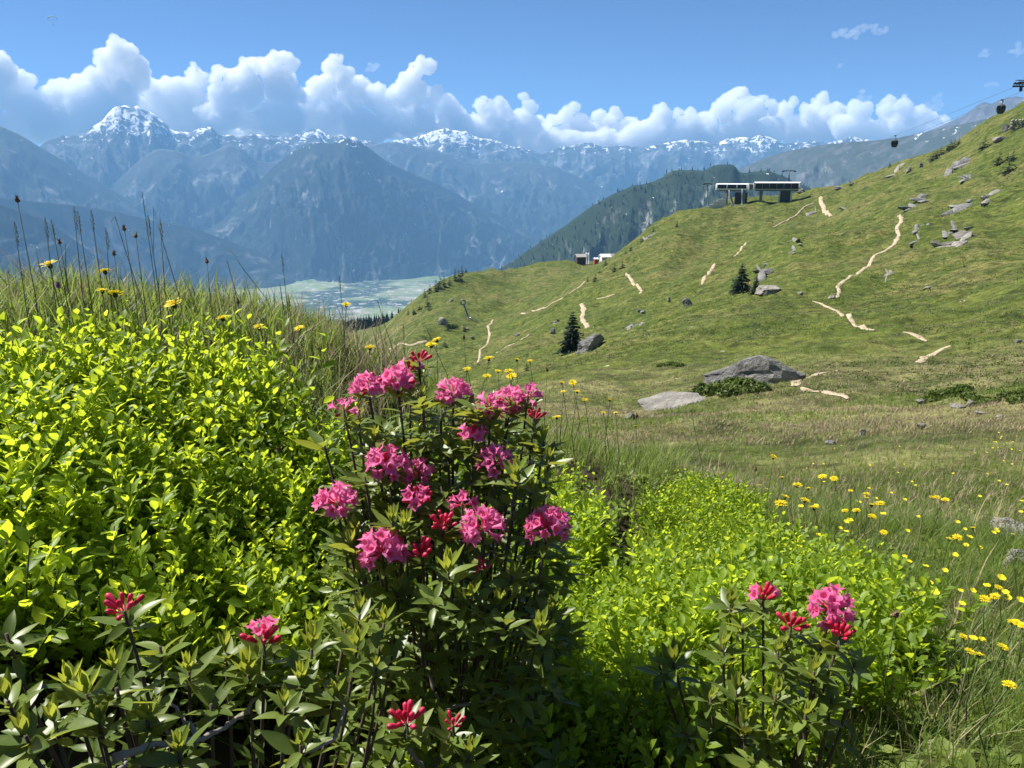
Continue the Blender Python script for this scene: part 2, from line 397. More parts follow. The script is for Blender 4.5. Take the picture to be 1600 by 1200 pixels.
mountain('right_range', [(1000, 8000), (1300, 6800), (1700, 5600)], [(1080,300),(1120,280),(1160,262),(1200,244),(1240,234),(1280,226),(1330,222),(1400,216),(1440,208),(1480,198),(1520,190),(1600,172),(1700,150),(1900,140)], -900, 2300, 1200, M_NEAR, .22, 60, 1.0, 190, 230, seed=9, snowgain=.6)
mountain('rocky_peak', [(1300, 9300), (1700, 7600)], [(1380,226),(1430,212),(1470,197),(1500,184),(1520,170),(1537,158),(1550,163),(1560,157),(1575,152),(1590,151),(1620,155),(1700,120),(1850,130)], -700, 2400, 1200, mat_mountain('bare_rock_peak', forest=(.04, .045, .035), alp=(.065, .065, .06), rock=(.12, .12, .12), tree=-300, nscale=.0016), .34, 80, 1.5, 430, 450, seed=10)
RIDGE_SIL = [(690,480),(740,440),(780,418),(830,385),(880,352),(920,322),(960,299),(985,288),(1010,284),(1035,274),(1050,264),(1080,262),(1100,264),(1115,256),(1135,253),(1148,254),(1156,268),(1170,266),(1200,264),(1225,272),(1245,283),(1290,300),(1350,330)]
mountain('wooded_ridge', 3100, [(a_, b_ + 3) for a_, b_ in RIDGE_SIL], -850, 1300, 900, M_FOR, .22, 70, 1.2, rows=70, seed=12, step=1.8)

# valley floor with its fields
def mat_valley():
    s = NT('valley_floor'); v = s.coord('Object', (.0035, .0060, 1)); vo = s.n.new('ShaderNodeTexVoronoi'); vo.inputs['Scale'].default_value = 1.0
    s.link(v, vo.inputs['Vector']); f = s.ramp(s.math('FRACT', s.math('MULTIPLY', vo.outputs['Color'], 1.0)), [(0, (.05, .08, .03)), (.3, (.16, .22, .07)), (.6, (.20, .21, .12)), (.8, (.26, .24, .17)), (1, (.08, .13, .05))])
    n = s.noise(s.coord('Object'), .0011, 5, .6); town = s.sramp(s.noise(s.coord('Object'), .012, 3, .8), .54, .66)
    c = s.mix(s.sramp(n, .50, .60), f, (.03, .05, .025))
    c = s.mix(s.math('MULTIPLY', town, s.sramp(s.noise(s.coord('Object'), .0006, 3), .38, .52)), c, (.42, .40, .38))
    s.base(c, .9, .1); return s.m
nx, ny = 60, 50
gx, gy = np.meshgrid(np.linspace(-14000, 14000, nx), np.linspace(1800, 15000, ny))
gz = -930 + 10 * fbm(gx * .001, gy * .001, oct=3, seed=31)
link('valley_floor', mesh_np('valley_floor', np.stack([gx, gy, gz], -1).reshape(-1, 3), grid_faces(ny, nx)[:, ::-1].copy()[:, ::-1], [mat_valley()]), kind='structure')
# ---------------------------------------------------------------- clouds: closed bodies of droplets beyond the haze
def mat_cloud(name, dens, wisp=False):
    m = bpy.data.materials.new(name); m.use_nodes = True; n = m.node_tree.nodes; l = m.node_tree.links
    n.remove(n['Principled BSDF']); pv = n.new('ShaderNodeVolumePrincipled')
    pv.inputs['Color'].default_value = (1, 1, 1, 1); pv.inputs['Density'].default_value = dens; pv.inputs['Anisotropy'].default_value = 0.0
    l.new(pv.outputs[0], n['Material Output'].inputs['Volume'])
    return m
M_CLOUD = mat_cloud('cumulus', 1 / 105.0)
M_WISP = mat_cloud('wisp', 1 / 420.0)
import bmesh
def ico(sub):
    bm = bmesh.new(); bmesh.ops.create_icosphere(bm, subdivisions=sub, radius=1.0)
    V = np.array([v.co[:] for v in bm.verts]); F = np.array([[v.index for v in f.verts] for f in bm.faces]); bm.free(); return V, F
ICO1, ICO2, ICO3, ICO4 = ico(1), ico(2), ico(3), ico(4)
def cloud(label, D, puffs, mat, vox=23., disp=80., seed=0, kids=7, squash=1.0, group='white cumulus clouds over the ranges'):
    rg = np.random.default_rng(seed); mb = MB(); C = []
    for (px, py, r) in puffs:
        d = D + rg.uniform(-.6, .6) * r * D / FPX
        c = np.array(at(px, py, d)[:]); rad = r * D / FPX
        C.append((c, rad))
        for k in range(kids):
            u = rg.normal(size=3); u[2] = abs(u[2]) * .9 - .15; u /= np.linalg.norm(u)
            C.append((c + u * rad * rg.uniform(.7, .95), rad * rg.uniform(.22, .5)))
    for c, rad in C:
        mb.add(ICO2[0] * rad * np.array([1, 1, squash]) + c, ICO2[1])
    tmp = bpy.data.objects.new('tmp', mb.mesh('tmp', [])); COL.objects.link(tmp)
    md = tmp.modifiers.new('r', 'REMESH'); md.mode = 'VOXEL'; md.voxel_size = vox
    dg = bpy.context.evaluated_depsgraph_get(); me = bpy.data.meshes.new_from_object(tmp.evaluated_get(dg))
    bpy.data.objects.remove(tmp)
    E = np.empty(len(me.edges) * 2, np.int32); me.edges.foreach_get('vertices', E); E = E.reshape(-1, 2); lab = np.arange(len(me.vertices))
    for _ in range(400):                       # keep one connected body
        l2 = lab.copy(); np.minimum.at(l2, E[:, 0], lab[E[:, 1]]); np.minimum.at(l2, E[:, 1], lab[E[:, 0]]); l2 = l2[l2]
        if (l2 == lab).all(): break
        lab = l2
    ids, cnt = np.unique(lab, return_counts=True)
    if len(ids) > 1:
        bm = bmesh.new(); bm.from_mesh(me); bm.verts.ensure_lookup_table(); big = ids[np.argmax(cnt)]
        bmesh.ops.delete(bm, geom=[bm.verts[i] for i in np.nonzero(lab != big)[0]], context='VERTS'); bm.to_mesh(me); bm.free()
    n = len(me.vertices); V = np.empty(n * 3, np.float32); N = np.empty(n * 3, np.float32)
    me.vertices.foreach_get('co', V); me.vertices.foreach_get('normal', N); V = V.reshape(-1, 3).astype(float); N = N.reshape(-1, 3)
    f = fbm(V[:, 0] / 430, V[:, 1] / 430, V[:, 2] / 430, 4, seed) * 1.0 + .6 * (1 - 2 * np.abs(fbm(V[:, 0] / 170, V[:, 1] / 170, V[:, 2] / 170, 3, seed + 9))) + .45 * fbm(V[:, 0] / 75, V[:, 1] / 75, V[:, 2] / 75, 3, seed + 13)
    V0 = V.copy(); V = V + N * (f * disp)[:, None]
    me.vertices.foreach_set('co', V.astype(np.float32).ravel()); me.materials.clear(); me.materials.append(mat); me.update()
    o = link('cloud', me, label=label, cat='cloud', group=group)
    return o
CD = 16400
def band(x0, x1, y, r, seed):
    rg = np.random.default_rng(seed); return [(x, y + rg.uniform(-5, 5), r * rg.uniform(.8, 1.2)) for x in np.arange(x0, x1, r * 1.1)]
cloud('cloud bank cut off by the left picture edge', CD, [(-40,140,36),(-5,112,22),(5,135,26),(22,152,24),(45,168,20),(-60,110,36),(62,180,16),(28,128,16)] + band(-80, 90, 196, 20, 1), M_CLOUD, seed=1)
cloud('tall leaning cloud tower left of the snowy massif', CD, [(190,88,20),(208,102,16),(165,94,14),(202,122,22),(180,115,22),(150,132,20),(125,138,16),(100,155,24),(140,168,34),(85,165,18),(185,150,26)] + band(70, 190, 198, 18, 2), M_CLOUD, seed=2)
cloud('cloud with a thin spire just right of the snowy summit', CD + 700, [(232,138,13),(252,152,20),(303,112,10),(310,126,15),(292,148,22),(270,168,22),(215,165,16),(305,165,22)] + band(200, 330, 193, 18, 3), M_CLOUD, seed=3)
cloud('broad cloud with twin domes, third tower from the left', CD, [(352,128,17),(392,104,12),(430,93,11),(446,100,13),(425,125,26),(382,140,28),(440,148,24),(350,155,22)] + band(330, 470, 180, 22, 4), M_CLOUD, seed=4)
cloud('cloud with one narrow dome above the pyramid mountain', CD + 500, [(525,95,9),(520,109,14),(535,124,16),(560,142,22),(505,138,18),(588,155,20),(482,158,18),(545,162,22),(455,165,16)] + band(440, 610, 186, 17, 5) + band(330, 760, 208, 16, 15), M_CLOUD, seed=5)
cloud('cloud with a tower and a side bulge, right end of the left bank', CD, [(655,103,11),(668,106,9),(645,120,12),(640,138,18),(628,150,16),(682,146,12),(697,160,14),(660,162,22),(705,168,10)] + band(600, 710, 188, 19, 6), M_CLOUD, seed=6)
cloud('small pair of peaks standing alone left of the picture middle', CD, [(752,165,9),(781,161,7),(765,176,14),(785,184,16),(740,190,12),(820,152,6),(826,168,9),(815,184,15)] + band(730, 840, 200, 15, 7), M_CLOUD, seed=7)
cloud('low ragged cloud with three small knobs over the gap', CD + 400, [(897,168,7),(884,178,12),(868,193,15),(905,194,15),(938,184,8),(963,181,8),(950,195,15),(985,198,12)] + band(845, 1000, 206, 13, 8), M_CLOUD, seed=8)
cloud('low cloud with a pointed left top over the distant range', CD, [(1031,172,8),(1036,182,11),(1025,195,15),(1058,182,7),(1080,181,8),(1097,184,7),(1075,196,15)] + band(985, 1110, 206, 13, 9) + band(700, 1130, 222, 14, 19), M_CLOUD, seed=9)
cloud('round domed cloud above the forested ridge', CD, [(1150,153,12),(1162,150,8),(1140,165,16),(1128,180,16),(1170,175,20),(1190,160,8),(1202,170,10),(1110,190,13)] + band(1090, 1220, 203, 15, 10), M_CLOUD, seed=10)
cloud('cloud with two slanting knobs above the lift stations', CD + 500, [(1212,168,7),(1240,160,8),(1225,176,13),(1285,153,7),(1280,164,11),(1265,180,16),(1300,180,16)] + band(1200, 1340, 204, 15, 11), M_CLOUD, seed=11)
cloud('rightmost cumulus running down to the rocky peak', CD, [(1335,166,8),(1345,176,14),(1390,160,8),(1385,171,12),(1412,162,8),(1410,176,14),(1435,181,12),(1456,186,9)] + band(1320, 1480, 202, 15, 12), M_CLOUD, seed=12)
for i, (lab, P) in enumerate([
  ('thin stretched wisp of cloud high in the blue on the right', [(1304,54,6),(1316,52,8),(1330,52,7),(1345,45,6),(1362,40,7),(1378,46,6),(1366,60,4)]),
  ('small faint puff hanging right of the long wisp', [(1535,86,6),(1543,80,5)]),
  ('faint puff touching the right picture edge', [(1586,82,7),(1598,78,8)]),
  ('tiny slanting shred of cloud below the long wisp', [(1310,106,3),(1314,100,3)]),
  ('small loose puff between two cumulus towers on the left', [(578,112,7),(588,104,7),(572,104,5)]),
  ('small puff floating above the right cumulus bank', [(1350,152,8),(1344,158,5)]),
  ('small shredded cloud tower near the cable', [(1458,150,6),(1462,160,5),(1468,170,6),(1446,160,4)]),
  ('faint flat puff beside the pylon top', [(1542,133,5),(1554,133,5)])]):
    rgw = np.random.default_rng(90 + i); Q = []; n_ = len(P)
    for k in range(9 * n_):
        t_ = rgw.uniform(0, n_ - 1); a_ = int(t_); f_ = t_ - a_; b_ = min(a_ + 1, n_ - 1); rr_ = P[a_][2]
        Q.append((P[a_][0] * (1 - f_) + P[b_][0] * f_ + rgw.normal() * rr_ * .7, P[a_][1] * (1 - f_) + P[b_][1] * f_ + rgw.normal() * rr_ * .5, rr_ * rgw.uniform(.22, .60)))
    cloud(lab, CD - 200, Q, M_WISP, vox=13., disp=26., seed=40 + i, kids=3, squash=.6, group='small loose clouds')
# ================================================================ THINGS ON THE HILLSIDE
ORD = ['first', 'second', 'third', 'fourth', 'fifth', 'sixth', 'seventh', 'eighth', 'ninth', 'tenth', 'eleventh', 'twelfth', 'thirteenth', 'fourteenth', 'fifteenth', 'sixteenth', 'seventeenth', 'eighteenth', 'nineteenth', 'twentieth', 'twenty-first', 'twenty-second', 'twenty-third', 'twenty-fourth', 'twenty-fifth', 'twenty-sixth']
def simple(name, c, rough=.6, spec=.3, metal=0.0):
    s = NT(name); v = s.coord('Object'); n = s.noise(v, 1.3, 4, .6)
    s.base(s.mix(n, tuple(x * .8 for x in c), tuple(min(1, x * 1.15) for x in c)), rough, spec); s.b.inputs['Metallic'].default_value = metal; return s.m

# ---------------------------------------------------------------- footpaths
def mat_path():
    s = NT('trodden_earth'); v = s.coord('Object'); n = s.noise(v, .9, 5, .7); n2 = s.noise(v, 5, 3, .6)
    c = s.mix(s.sramp(n, .3, .7), (.29, .225, .15), (.44, .365, .265)); c = s.mix(s.math('MULTIPLY', s.sramp(n2, .55, .75), .5), c, (.45, .41, .35))
    s.base(c, .95, .1); s.bump(n2, .5, .1); return s.m
M_PATH = mat_path()
def path(pts, w, name='footpath'):
    P = []
    for (px, py) in pts:
        h = hit(px, py, 0, 3)
        if h is not None: P.append(np.array(h[:2]))
    if len(P) < 2: return
    P = np.array(P); seg = np.linalg.norm(np.diff(P, axis=0), axis=1); t = np.concatenate([[0], np.cumsum(seg)])
    n = max(12, int(t[-1] / .6)); u = np.linspace(0, t[-1], n)
    x = np.interp(u, t, P[:, 0]); y = np.interp(u, t, P[:, 1])
    k = np.hanning(7); k /= k.sum(); x = np.convolve(np.pad(x, 3, 'edge'), k, 'valid'); y = np.convolve(np.pad(y, 3, 'edge'), k, 'valid')
    dx, dy = np.gradient(x), np.gradient(y); l = np.hypot(dx, dy) + 1e-9; nx_, ny_ = -dy / l, dx / l
    r = np.hypot(x, y); hw = np.clip(w * .85 * r / FPX / 2, .2, 1.3) * (1 + .45 * fbm(u * .5, w, seed=77)) * np.clip(np.minimum(u, t[-1] - u) / 1.5 + .25, 0, 1)
    V = []
    for k_ in np.linspace(-1, 1, 5):
        ww = hw * k_ * (1 + .25 * fbm(u * 1.1, k_ * 4, seed=int(80 + w)))
        X = x + nx_ * ww; Y = y + ny_ * ww; Z = ground(X, Y) + .02 + .0007 * r - .06 * (abs(k_) == 1) * (r / 100)
        V.append(np.stack([X, Y, Z], -1))
    V = np.stack(V, 1)
    F = grid_faces(n, 5)
    link(name, mesh_np(name, V.reshape(-1, 3), F, [M_PATH]), kind='structure')
for pts, w in [
 ([(1404,337),(1408,345),(1401,357),(1405,368),(1396,384),(1385,392),(1371,397),(1362,406),(1354,418),(1340,428),(1322,438),(1308,448),(1311,457),(1308,466)], 6),
 ([(1268,471),(1285,477),(1310,487),(1330,502),(1350,513),(1367,518)], 5), ([(1408,520),(1420,521),(1437,529),(1450,534)], 4),
 ([(1487,540),(1470,548),(1455,553),(1442,562),(1433,568)], 6), ([(1310,578),(1290,583),(1265,590),(1245,592),(1242,606)], 7),
 ([(1282,308),(1283,318),(1287,328),(1298,339)], 6), ([(1272,318),(1250,332),(1225,347),(1205,356)], 3),
 ([(978,427),(985,436),(995,446),(1003,455),(1000,461)], 5), ([(908,475),(912,485),(909,495),(914,505),(918,513)], 8),
 ([(962,460),(945,466),(930,468)], 3), ([(1165,380),(1157,392),(1147,402)], 4), ([(1117,412),(1108,425),(1100,435),(1097,446)], 6),
 ([(770,500),(762,510),(765,525),(762,538),(750,548),(747,568)], 4), ([(590,552),(640,541),(668,534)], 8), ([(828,522),(815,530),(800,540),(775,552)], 4),
 ([(915,440),(895,455),(875,468),(850,482),(815,490)], 5), ([(1330,626),(1290,614),(1250,606)], 4)]:
    path(pts, w)

# ---------------------------------------------------------------- rocks
def mat_rock(name, a, b, c):
    s = NT(name); v = s.coord('Object'); n = s.noise(v, 1.1, 8, .68, .3); n2 = s.noise(v, 5, 6, .7); n3 = s.noise(s.coord('Object', (1, 1, 4)), .8, 5, .6, 1.0)
    col = s.mix(s.sramp(n, .35, .68), a, b); col = s.mix(s.math('MULTIPLY', s.sramp(n3, .5, .62), .55), col, c)
    col = s.mix(s.math('MULTIPLY', s.sramp(n2, .58, .70), .6), col, tuple(x * .35 for x in a))
    s.base(col, .9, .2); s.bump(s.math('ADD', n, s.math('MULTIPLY', n2, .4)), .9, .35); return s.m
M_ROCK = mat_rock('grey_gneiss', (.13, .13, .125), (.29, .285, .27), (.20, .19, .15))
M_PALE = mat_rock('pale_gneiss', (.19, .18, .16), (.35, .33, .29), (.25, .23, .17))
def rock_mesh(seed, sx, sy, sz, mat, sub=None, wedge=0.0, flat=0.0):
    rg = np.random.default_rng(seed); V, F = sub or ICO4; U = V.copy(); rad = np.full(len(V), 1.25)
    for i in range(16):
        n = rg.normal(size=3); n /= np.linalg.norm(n); d = rg.uniform(.62, 1.0); c = U @ n
        rad = np.minimum(rad, np.where(c > .05, d / np.maximum(c, .05), 9))
    P = U * rad[:, None]
    P = P * (1 + .10 * fbm(P[:, 0] * 2.2, P[:, 1] * 2.2, P[:, 2] * 2.2, 5, seed, .6) + .06 * ridged(P[:, 0] * 3, P[:, 1] * 3, P[:, 2] * 6, 4, seed + 5))[:, None]
    if wedge: P[:, 2] *= np.where(P[:, 2] > 0, np.interp(P[:, 0], [-1.1, -.6, -.1, .25, .6, 1.1], [.10, .42, .85, 1.12, .95, .6]) if wedge > .5 else np.clip(.55 + wedge * P[:, 0] * .6, .12, 1.4), 1.0)
    P[:, :2] *= np.where(P[:, 2:3] < 0, 1 + .25 * np.clip(-P[:, 2:3], 0, 1), 1.0)
    if flat: P[:, 2] = np.where(P[:, 2] > flat, flat + (P[:, 2] - flat) * .12 + .05 * fbm(P[:, 0] * 2.5, P[:, 1] * 2.5, 0, 4, seed), P[:, 2])
    P = P * np.array([sx, sy, sz]) / 2
    return mesh_np('rock', P, F, [mat], smooth=False)
_rk = 0
def rock(px, py, w, h, label, tilt=0, mat=None, depth=.7, name='rock', wedge=0.0, sink=.25, group=None, r=None, lean=0.0, flat=0.0):
    """px,py is the middle of the rock's foot; w,h in pixels"""
    global _rk; _rk += 1
    p = hit(px, py, 0, 1.5) if r is None else on(px, py, r)
    if p is None: return None
    d = math.hypot(p.x, p.y); k = d / FPX
    me = rock_mesh(100 + _rk, w * k, w * k * depth, h * k * (1 + sink), mat or M_ROCK, ICO4 if w > 30 else ICO3 if w > 9 else ICO2, wedge, flat)
    o = link(name, me, None, p + Vector((0, 0, h * k * (.5 - sink * .5))), (lean, R(tilt), -math.atan2(p.x, p.y)), label, 'rock', group)
    return o
def rib(px, py, w, h, tilt, label, mat, name='rock', group=None):
    """outcrop that hugs the slope: runs from its foot up the hill"""
    global _rk; _rk += 1
    a = hit(px, py, 0, 1.5); c = hit(px + h * math.tan(R(tilt)), py - h, 0, 1.5)
    if a is None or c is None: return
    k = math.hypot(a.x, a.y) / FPX; ax = c - a
    if ax.length > 4.2 * h * k: ax = ax.normalized() * 4.2 * h * k
    m = a + ax / 2; m.z = ground(m.x, m.y); x = ax.normalized(); n = Vector((-.25, -.55, .8)); y = n.cross(x).normalized(); z = x.cross(y)
    rg = np.random.default_rng(500 + _rk); mb = MB(); L_ = ax.length; nb = int(np.clip(h / 5, 4, 9)); W_ = w * k
    for q in range(nb):      # a jagged run of blocks breaking through the turf
        u = (q + .5) / nb - .5 + rg.normal() * .04; s_ = (1 - abs(u) * .9) * rg.uniform(.6, 1.25)
        bm_ = rock_mesh(700 + _rk * 11 + q, L_ / nb * rg.uniform(1.4, 2.6), W_ * s_ * rg.uniform(.8, 1.5), W_ * s_ * rg.uniform(.35, .75), mat, ICO2)
        B = np.empty(len(bm_.vertices) * 3, np.float32); bm_.vertices.foreach_get('co', B); B = B.reshape(-1, 3).astype(float) @ np.array(Euler((rg.normal() * .25, rg.normal() * .15, rg.normal() * .35)).to_matrix()).T
        cx = u * L_; cyy = W_ * rg.normal() * .35; gp = m + x * cx + y * cyy; dz = ground(gp.x, gp.y) - gp.z
        mb.add(B + np.array([cx, cyy, 0]) + np.array([x.z, y.z, z.z]) * dz, ICO2[1]); bpy.data.meshes.remove(bm_)
    me = mb.mesh('rock', [mat], False)
    o = link(name, me, None, None, None, label, 'rock', group)
    M = Matrix.Identity(4)
    for i in range(3): M[i][0], M[i][1], M[i][2], M[i][3] = x[i], y[i], z[i], m[i]
    o.matrix_world = M
rock(1163, 601, 142, 50, 'big wedge-shaped grey boulder lying in the meadow behind green shrubs', 0, M_ROCK, .55, 'boulder', .8, .55)
rock(1058, 636, 118, 34, 'flat pale rock slab in the meadow in front of the big boulder', -5, M_PALE, 1.0, 'rock_slab', 0, .5, flat=.18)
rock(920, 549, 46, 22, 'grey boulder leaning beside the lone spruce', -22, M_ROCK, .6, 'boulder', 0, .2)
rock(1203, 459, 38, 13, 'low pale boulder right of the paired spruces', 0, M_PALE, .8, 'boulder', 0, .2)
rib(1190, 440, 13, 44, 22, 'tall tilted rock rib above the low pale boulder', M_ROCK, 'rock_rib')
rib(1240, 394, 8, 40, 26, 'thin slanting rock rib left of the long zigzag path', M_ROCK, 'rock_rib')
for lab, a in [
 ('broad grey outcrop high on the right slope', (1504,336,26,34,38)), ('long streak of pale rock right of the broad outcrop', (1513,386,13,58,26)), ('small upright rock beside the long pale streak', (1546,322,12,24,30)),
 ('slanting rock below the broad outcrop', (1486,376,13,26,40)), ('dark-edged slanting slab right of the zigzag path', (1436,386,7,36,30)), ('small rock between slanting slab and pale streak', (1463,386,14,8,20)),
 ('narrow pale rock in the grass below the zigzag path bend', (1390,440,7,26,12)), ('slanting rock at the head of the zigzag path', (1434,330,12,30,45)),
 ('grey outcrop under the skyline on the right', (1500,275,15,34,48)), ('small crag below the skyline outcrop', (1512,286,12,14,20)), ('slanting pale rock at the skyline dip', (1400,278,9,20,42)),
 ('small rock right of the slanting skyline rock', (1419,271,7,8,20)), ('small rock near the dark skyline shrubs', (1438,262,6,7,0)), ('pale rocks beneath the stone shelter', (1560,222,15,8,0)), ('stone scree patch right under the shelter', (1570,206,12,10,-30)),
 ('upright grey rock in the middle slope', (989,514,11,22,22)), ('smaller rock above the upright middle rock', (1005,491,9,12,15)), ('small rock right of the upright middle rock', (1001,510,7,12,15)), ('rounded grey rock on the hummock edge', (1073,479,17,13,-15)), ('pointed small rock on the slope', (1045,474,6,11,0)),
 ('bare crag on the left shoulder of the slope', (1036,353,11,22,40)), ('bare ledge lower on the left shoulder', (1016,375,9,14,45)), ('slanting ledge left of the lone spruce', (873,507,7,16,45)), ('small ledge left of the lone spruce', (864,522,10,8,30)), ('little rock above the meadow track', (809,525,8,5,0)),
 ('pale rock with a dark bush on the knoll slope', (692,508,17,11,0)), ('white rock below the knoll trees', (705,471,8,5,0)), ('small white rock near the leaning mast', (738,531,8,5,0)), ('pale stone beside the dwarf spruce on the knoll', (730,516,8,4,0)),
 ('loose pale stones at the path foot', (1300,467,12,6,0)), ('pale stone above the meadow edge path', (1250,461,9,5,0)), ('white stones by the pink bare patch', (1448,453,10,5,0)), ('grey stone in the grass at the right', (1590,536,9,6,0)),
 ('tiny white stone in the middle slope', (1240,398,7,4,0)), ('pale rocks beside the lift terrace', (1250,303,11,6,0)), ('boulders at the upper path start', (1310,297,12,6,0)), ('rock on the skyline left of the right slope', (1330,290,9,5,0)), ('pale rock near the upper path', (1318,328,12,3,10)), ('small slanting ledge near the ridge path', (1270,338,6,10,45)),
 ('pale stone in the dry grass of the meadow', (1440,670,15,9,0)), ('pointed stone in the near meadow', (1347,682,9,12,0)), ('long low stone in the meadow', (1298,694,16,7,0)), ('white stone left of the heath patch', (1437,632,12,8,20)), ('white stones under the heath patch', (1495,638,20,7,0)), ('bright stone at the right foot of the heath', (1516,636,14,9,0)), ('flat white stone below the heath patch', (1530,648,14,5,0)), ('white pebble right of the flat stone', (1562,652,8,4,0)),
 ('pale stone at the left foot of the slab', (985,655,16,9,0)), ('reddish stone on the slab end', (1005,636,14,10,0)),
 ('half-buried white rock at the right edge of the near meadow', (1572,846,52,34,0)), ('pale stone at the right edge below the white rock', (1590,894,44,30,0))]:
    if a[4] >= 12 and a[3] > 9: rib(a[0] - a[3] * .5 * math.tan(R(a[4])), a[1], a[2], a[3], a[4], lab, M_PALE if ('pale' in lab or 'white' in lab) else M_ROCK, 'rock', 'rocks scattered over the slope'); continue
    rock(a[0], a[1], a[2], a[3], lab, a[4], M_PALE if ('pale' in lab or 'white' in lab or 'bright' in lab) else M_ROCK, .7, 'rock', 0, .25, 'rocks scattered over the slope')

# ---------------------------------------------------------------- conifers
def mat_needle(name, a, b):
    s = NT(name); oi = s.n.new('ShaderNodeObjectInfo'); n = s.noise(s.coord('Object'), 3, 3, .6)
    s.base(s.mix(n, a, b), .8, .2); return s.m
M_NEEDLE = mat_needle('spruce_needles', (.014, .026, .012), (.034, .056, .022))
M_BARK = simple('bark', (.09, .065, .045), .9)
def conifer_crown(seed, tiers=16, nb=9, width=.30, fine=5):
    """crown of unit height: whorls of drooping boughs, each bough a spray of needle blades"""
    rg = np.random.default_rng(seed); V = []; F = []
    for i in range(tiers):
        t = (i + rg.uniform(-.3, .3)) / tiers; z = .05 + .93 * t; L = width * (1 - t) ** .85 * rg.uniform(.8, 1.15) + .02
        for b in range(nb):
            a = rg.uniform(0, 2 * PI); l = L * rg.uniform(.6, 1.15); dr = rg.uniform(.15, .55) * l * (1 - .6 * t)
            d = np.array([math.cos(a), math.sin(a), 0]); q = np.array([-d[1], d[0], 0])
            for k in range(fine):
                f0 = k / fine; f1 = (k + 1.6) / fine
                c0 = d * l * f0 + np.array([0, 0, z - dr * f0]); c1 = d * l * min(f1, 1.05) + np.array([0, 0, z - dr * f1 * 1.0])
                w = .055 * (1 - f0 * .6) * (1.2 - t) * rg.uniform(.7, 1.4)
                n = len(V); sgn = rg.choice([-1, 1]); hang = np.array([0, 0, -w * rg.uniform(.3, 1.1)])
                V += [c0 + np.array([0, 0, .01]), c1 + q * w + hang, c1 - q * w + hang, c1 + d * .02 + np.array([0, 0, .006])]
                F += [[n, n + 1, n + 3], [n, n + 3, n + 2]]
    n = len(V); V += [np.array([0, 0, 1.02]), np.array([.02, 0, .93]), np.array([-.012, .017, .93]), np.array([-.012, -.017, .93])]
    F += [[n, n + 1, n + 2], [n, n + 2, n + 3], [n, n + 3, n + 1]]
    return np.array(V), np.array(F)
CROWN_BIG = [mesh_np('crown', *conifer_crown(s, 22, 13, .32 if s != 2 else .40, 6), [M_NEEDLE], smooth=False) for s in (1, 2)]
CROWN_SMALL = [mesh_np('crown', *conifer_crown(s, 9, 8, w, 3), [M_NEEDLE], smooth=False) for s, w in ((3, .26), (4, .34), (5, .42))]
TRUNK = MB().tube([(0, 0, -.06), (0, 0, .2), (0, 0, .9)], [.022, .018, .006], 7).mesh('trunk', [M_BARK])
def spruce(px, py, h, label, big=None, sm=0, wscale=1.0, group=None, r=None):
    p = hit(px, py, 0, 3) if r is None else on(px, py, r)
    if p is None: return
    H = h * math.hypot(p.x, p.y) / FPX
    t = thing('spruce_tree', label, 'tree', p, random.uniform(0, 6.28), group)
    for nm, me in (('trunk', TRUNK), ('crown', CROWN_BIG[big] if big is not None else CROWN_SMALL[sm])):
        o = link(nm, me, t); o.scale = (H * wscale, H * wscale, H)
spruce(894, 550, 66, 'lone dark spruce beside the leaning boulder in mid slope', 0, wscale=1.05)
spruce(1157, 459, 46, 'bushy dark spruce on the hummock left of the rock rib', 1, wscale=.95)
spruce(1180, 459, 27, 'smaller spruce right of the bushy one by the low boulder', 0)
spruce(823, 580, 14, 'dark seedling spruce at the meadow edge behind yellow flowers', None, 2)
for i, (x, y, h) in enumerate([(664,466,15),(672,459,16),(681,456,21),(688,452,22),(694,449,20),(703,447,14),(711,440,20),(717,438,18),(722,432,18),(728,427,9)]):
    spruce(x, y, h, 'dark spruce on the knoll skyline, %s from the left of the row' % ORD[i], None, i % 2, group='spruces on the knoll skyline')
for i, (x, y, h) in enumerate([(668,480,16),(671,485,8),(638,492,9),(646,491,11),(656,484,8),(700,517,19),(725,519,13),(695,543,11)]):
    spruce(x, y, h, 'small dark spruce scattered on the knoll slope, %s in order of height' % ORD[sorted([16,8.01,9,11,8,19,13,11.01], reverse=True).index([16,8.01,9,11,8,19,13,11.01][i])], None, (i + 1) % 3, 1.2, group='spruces on the knoll slope')
for i, (x, y, h) in enumerate([(918,441,8),(930,440,14),(937,427,7),(946,416,15),(960,425,14),(972,420,13),(978,397,9),(986,392,10),(1003,378,8),(1021,362,9),(1058,355,10)]):
    spruce(x, y, h, 'small spruce along the left shoulder of the slope, %s from the left' % ORD[i], None, i % 3, 1.1, group='spruces along the left shoulder')
for i, (x, y, h) in enumerate([(1390,262,7),(1457,252,14),(1463,248,13),(1470,243,12),(1484,236,15),(1491,231,12),(1498,226,9),(1538,232,15),(1560,258,17),(1575,270,21),(1574,250,9),(1582,252,11)]):
    spruce(x, y, h, 'dark conifer high on the right slope near the skyline, %s from the left' % ORD[[0,1,2,3,4,5,6,7,8,10,9,11][i]], None, 1 + i % 2, 1.25, group='conifers high on the right slope')

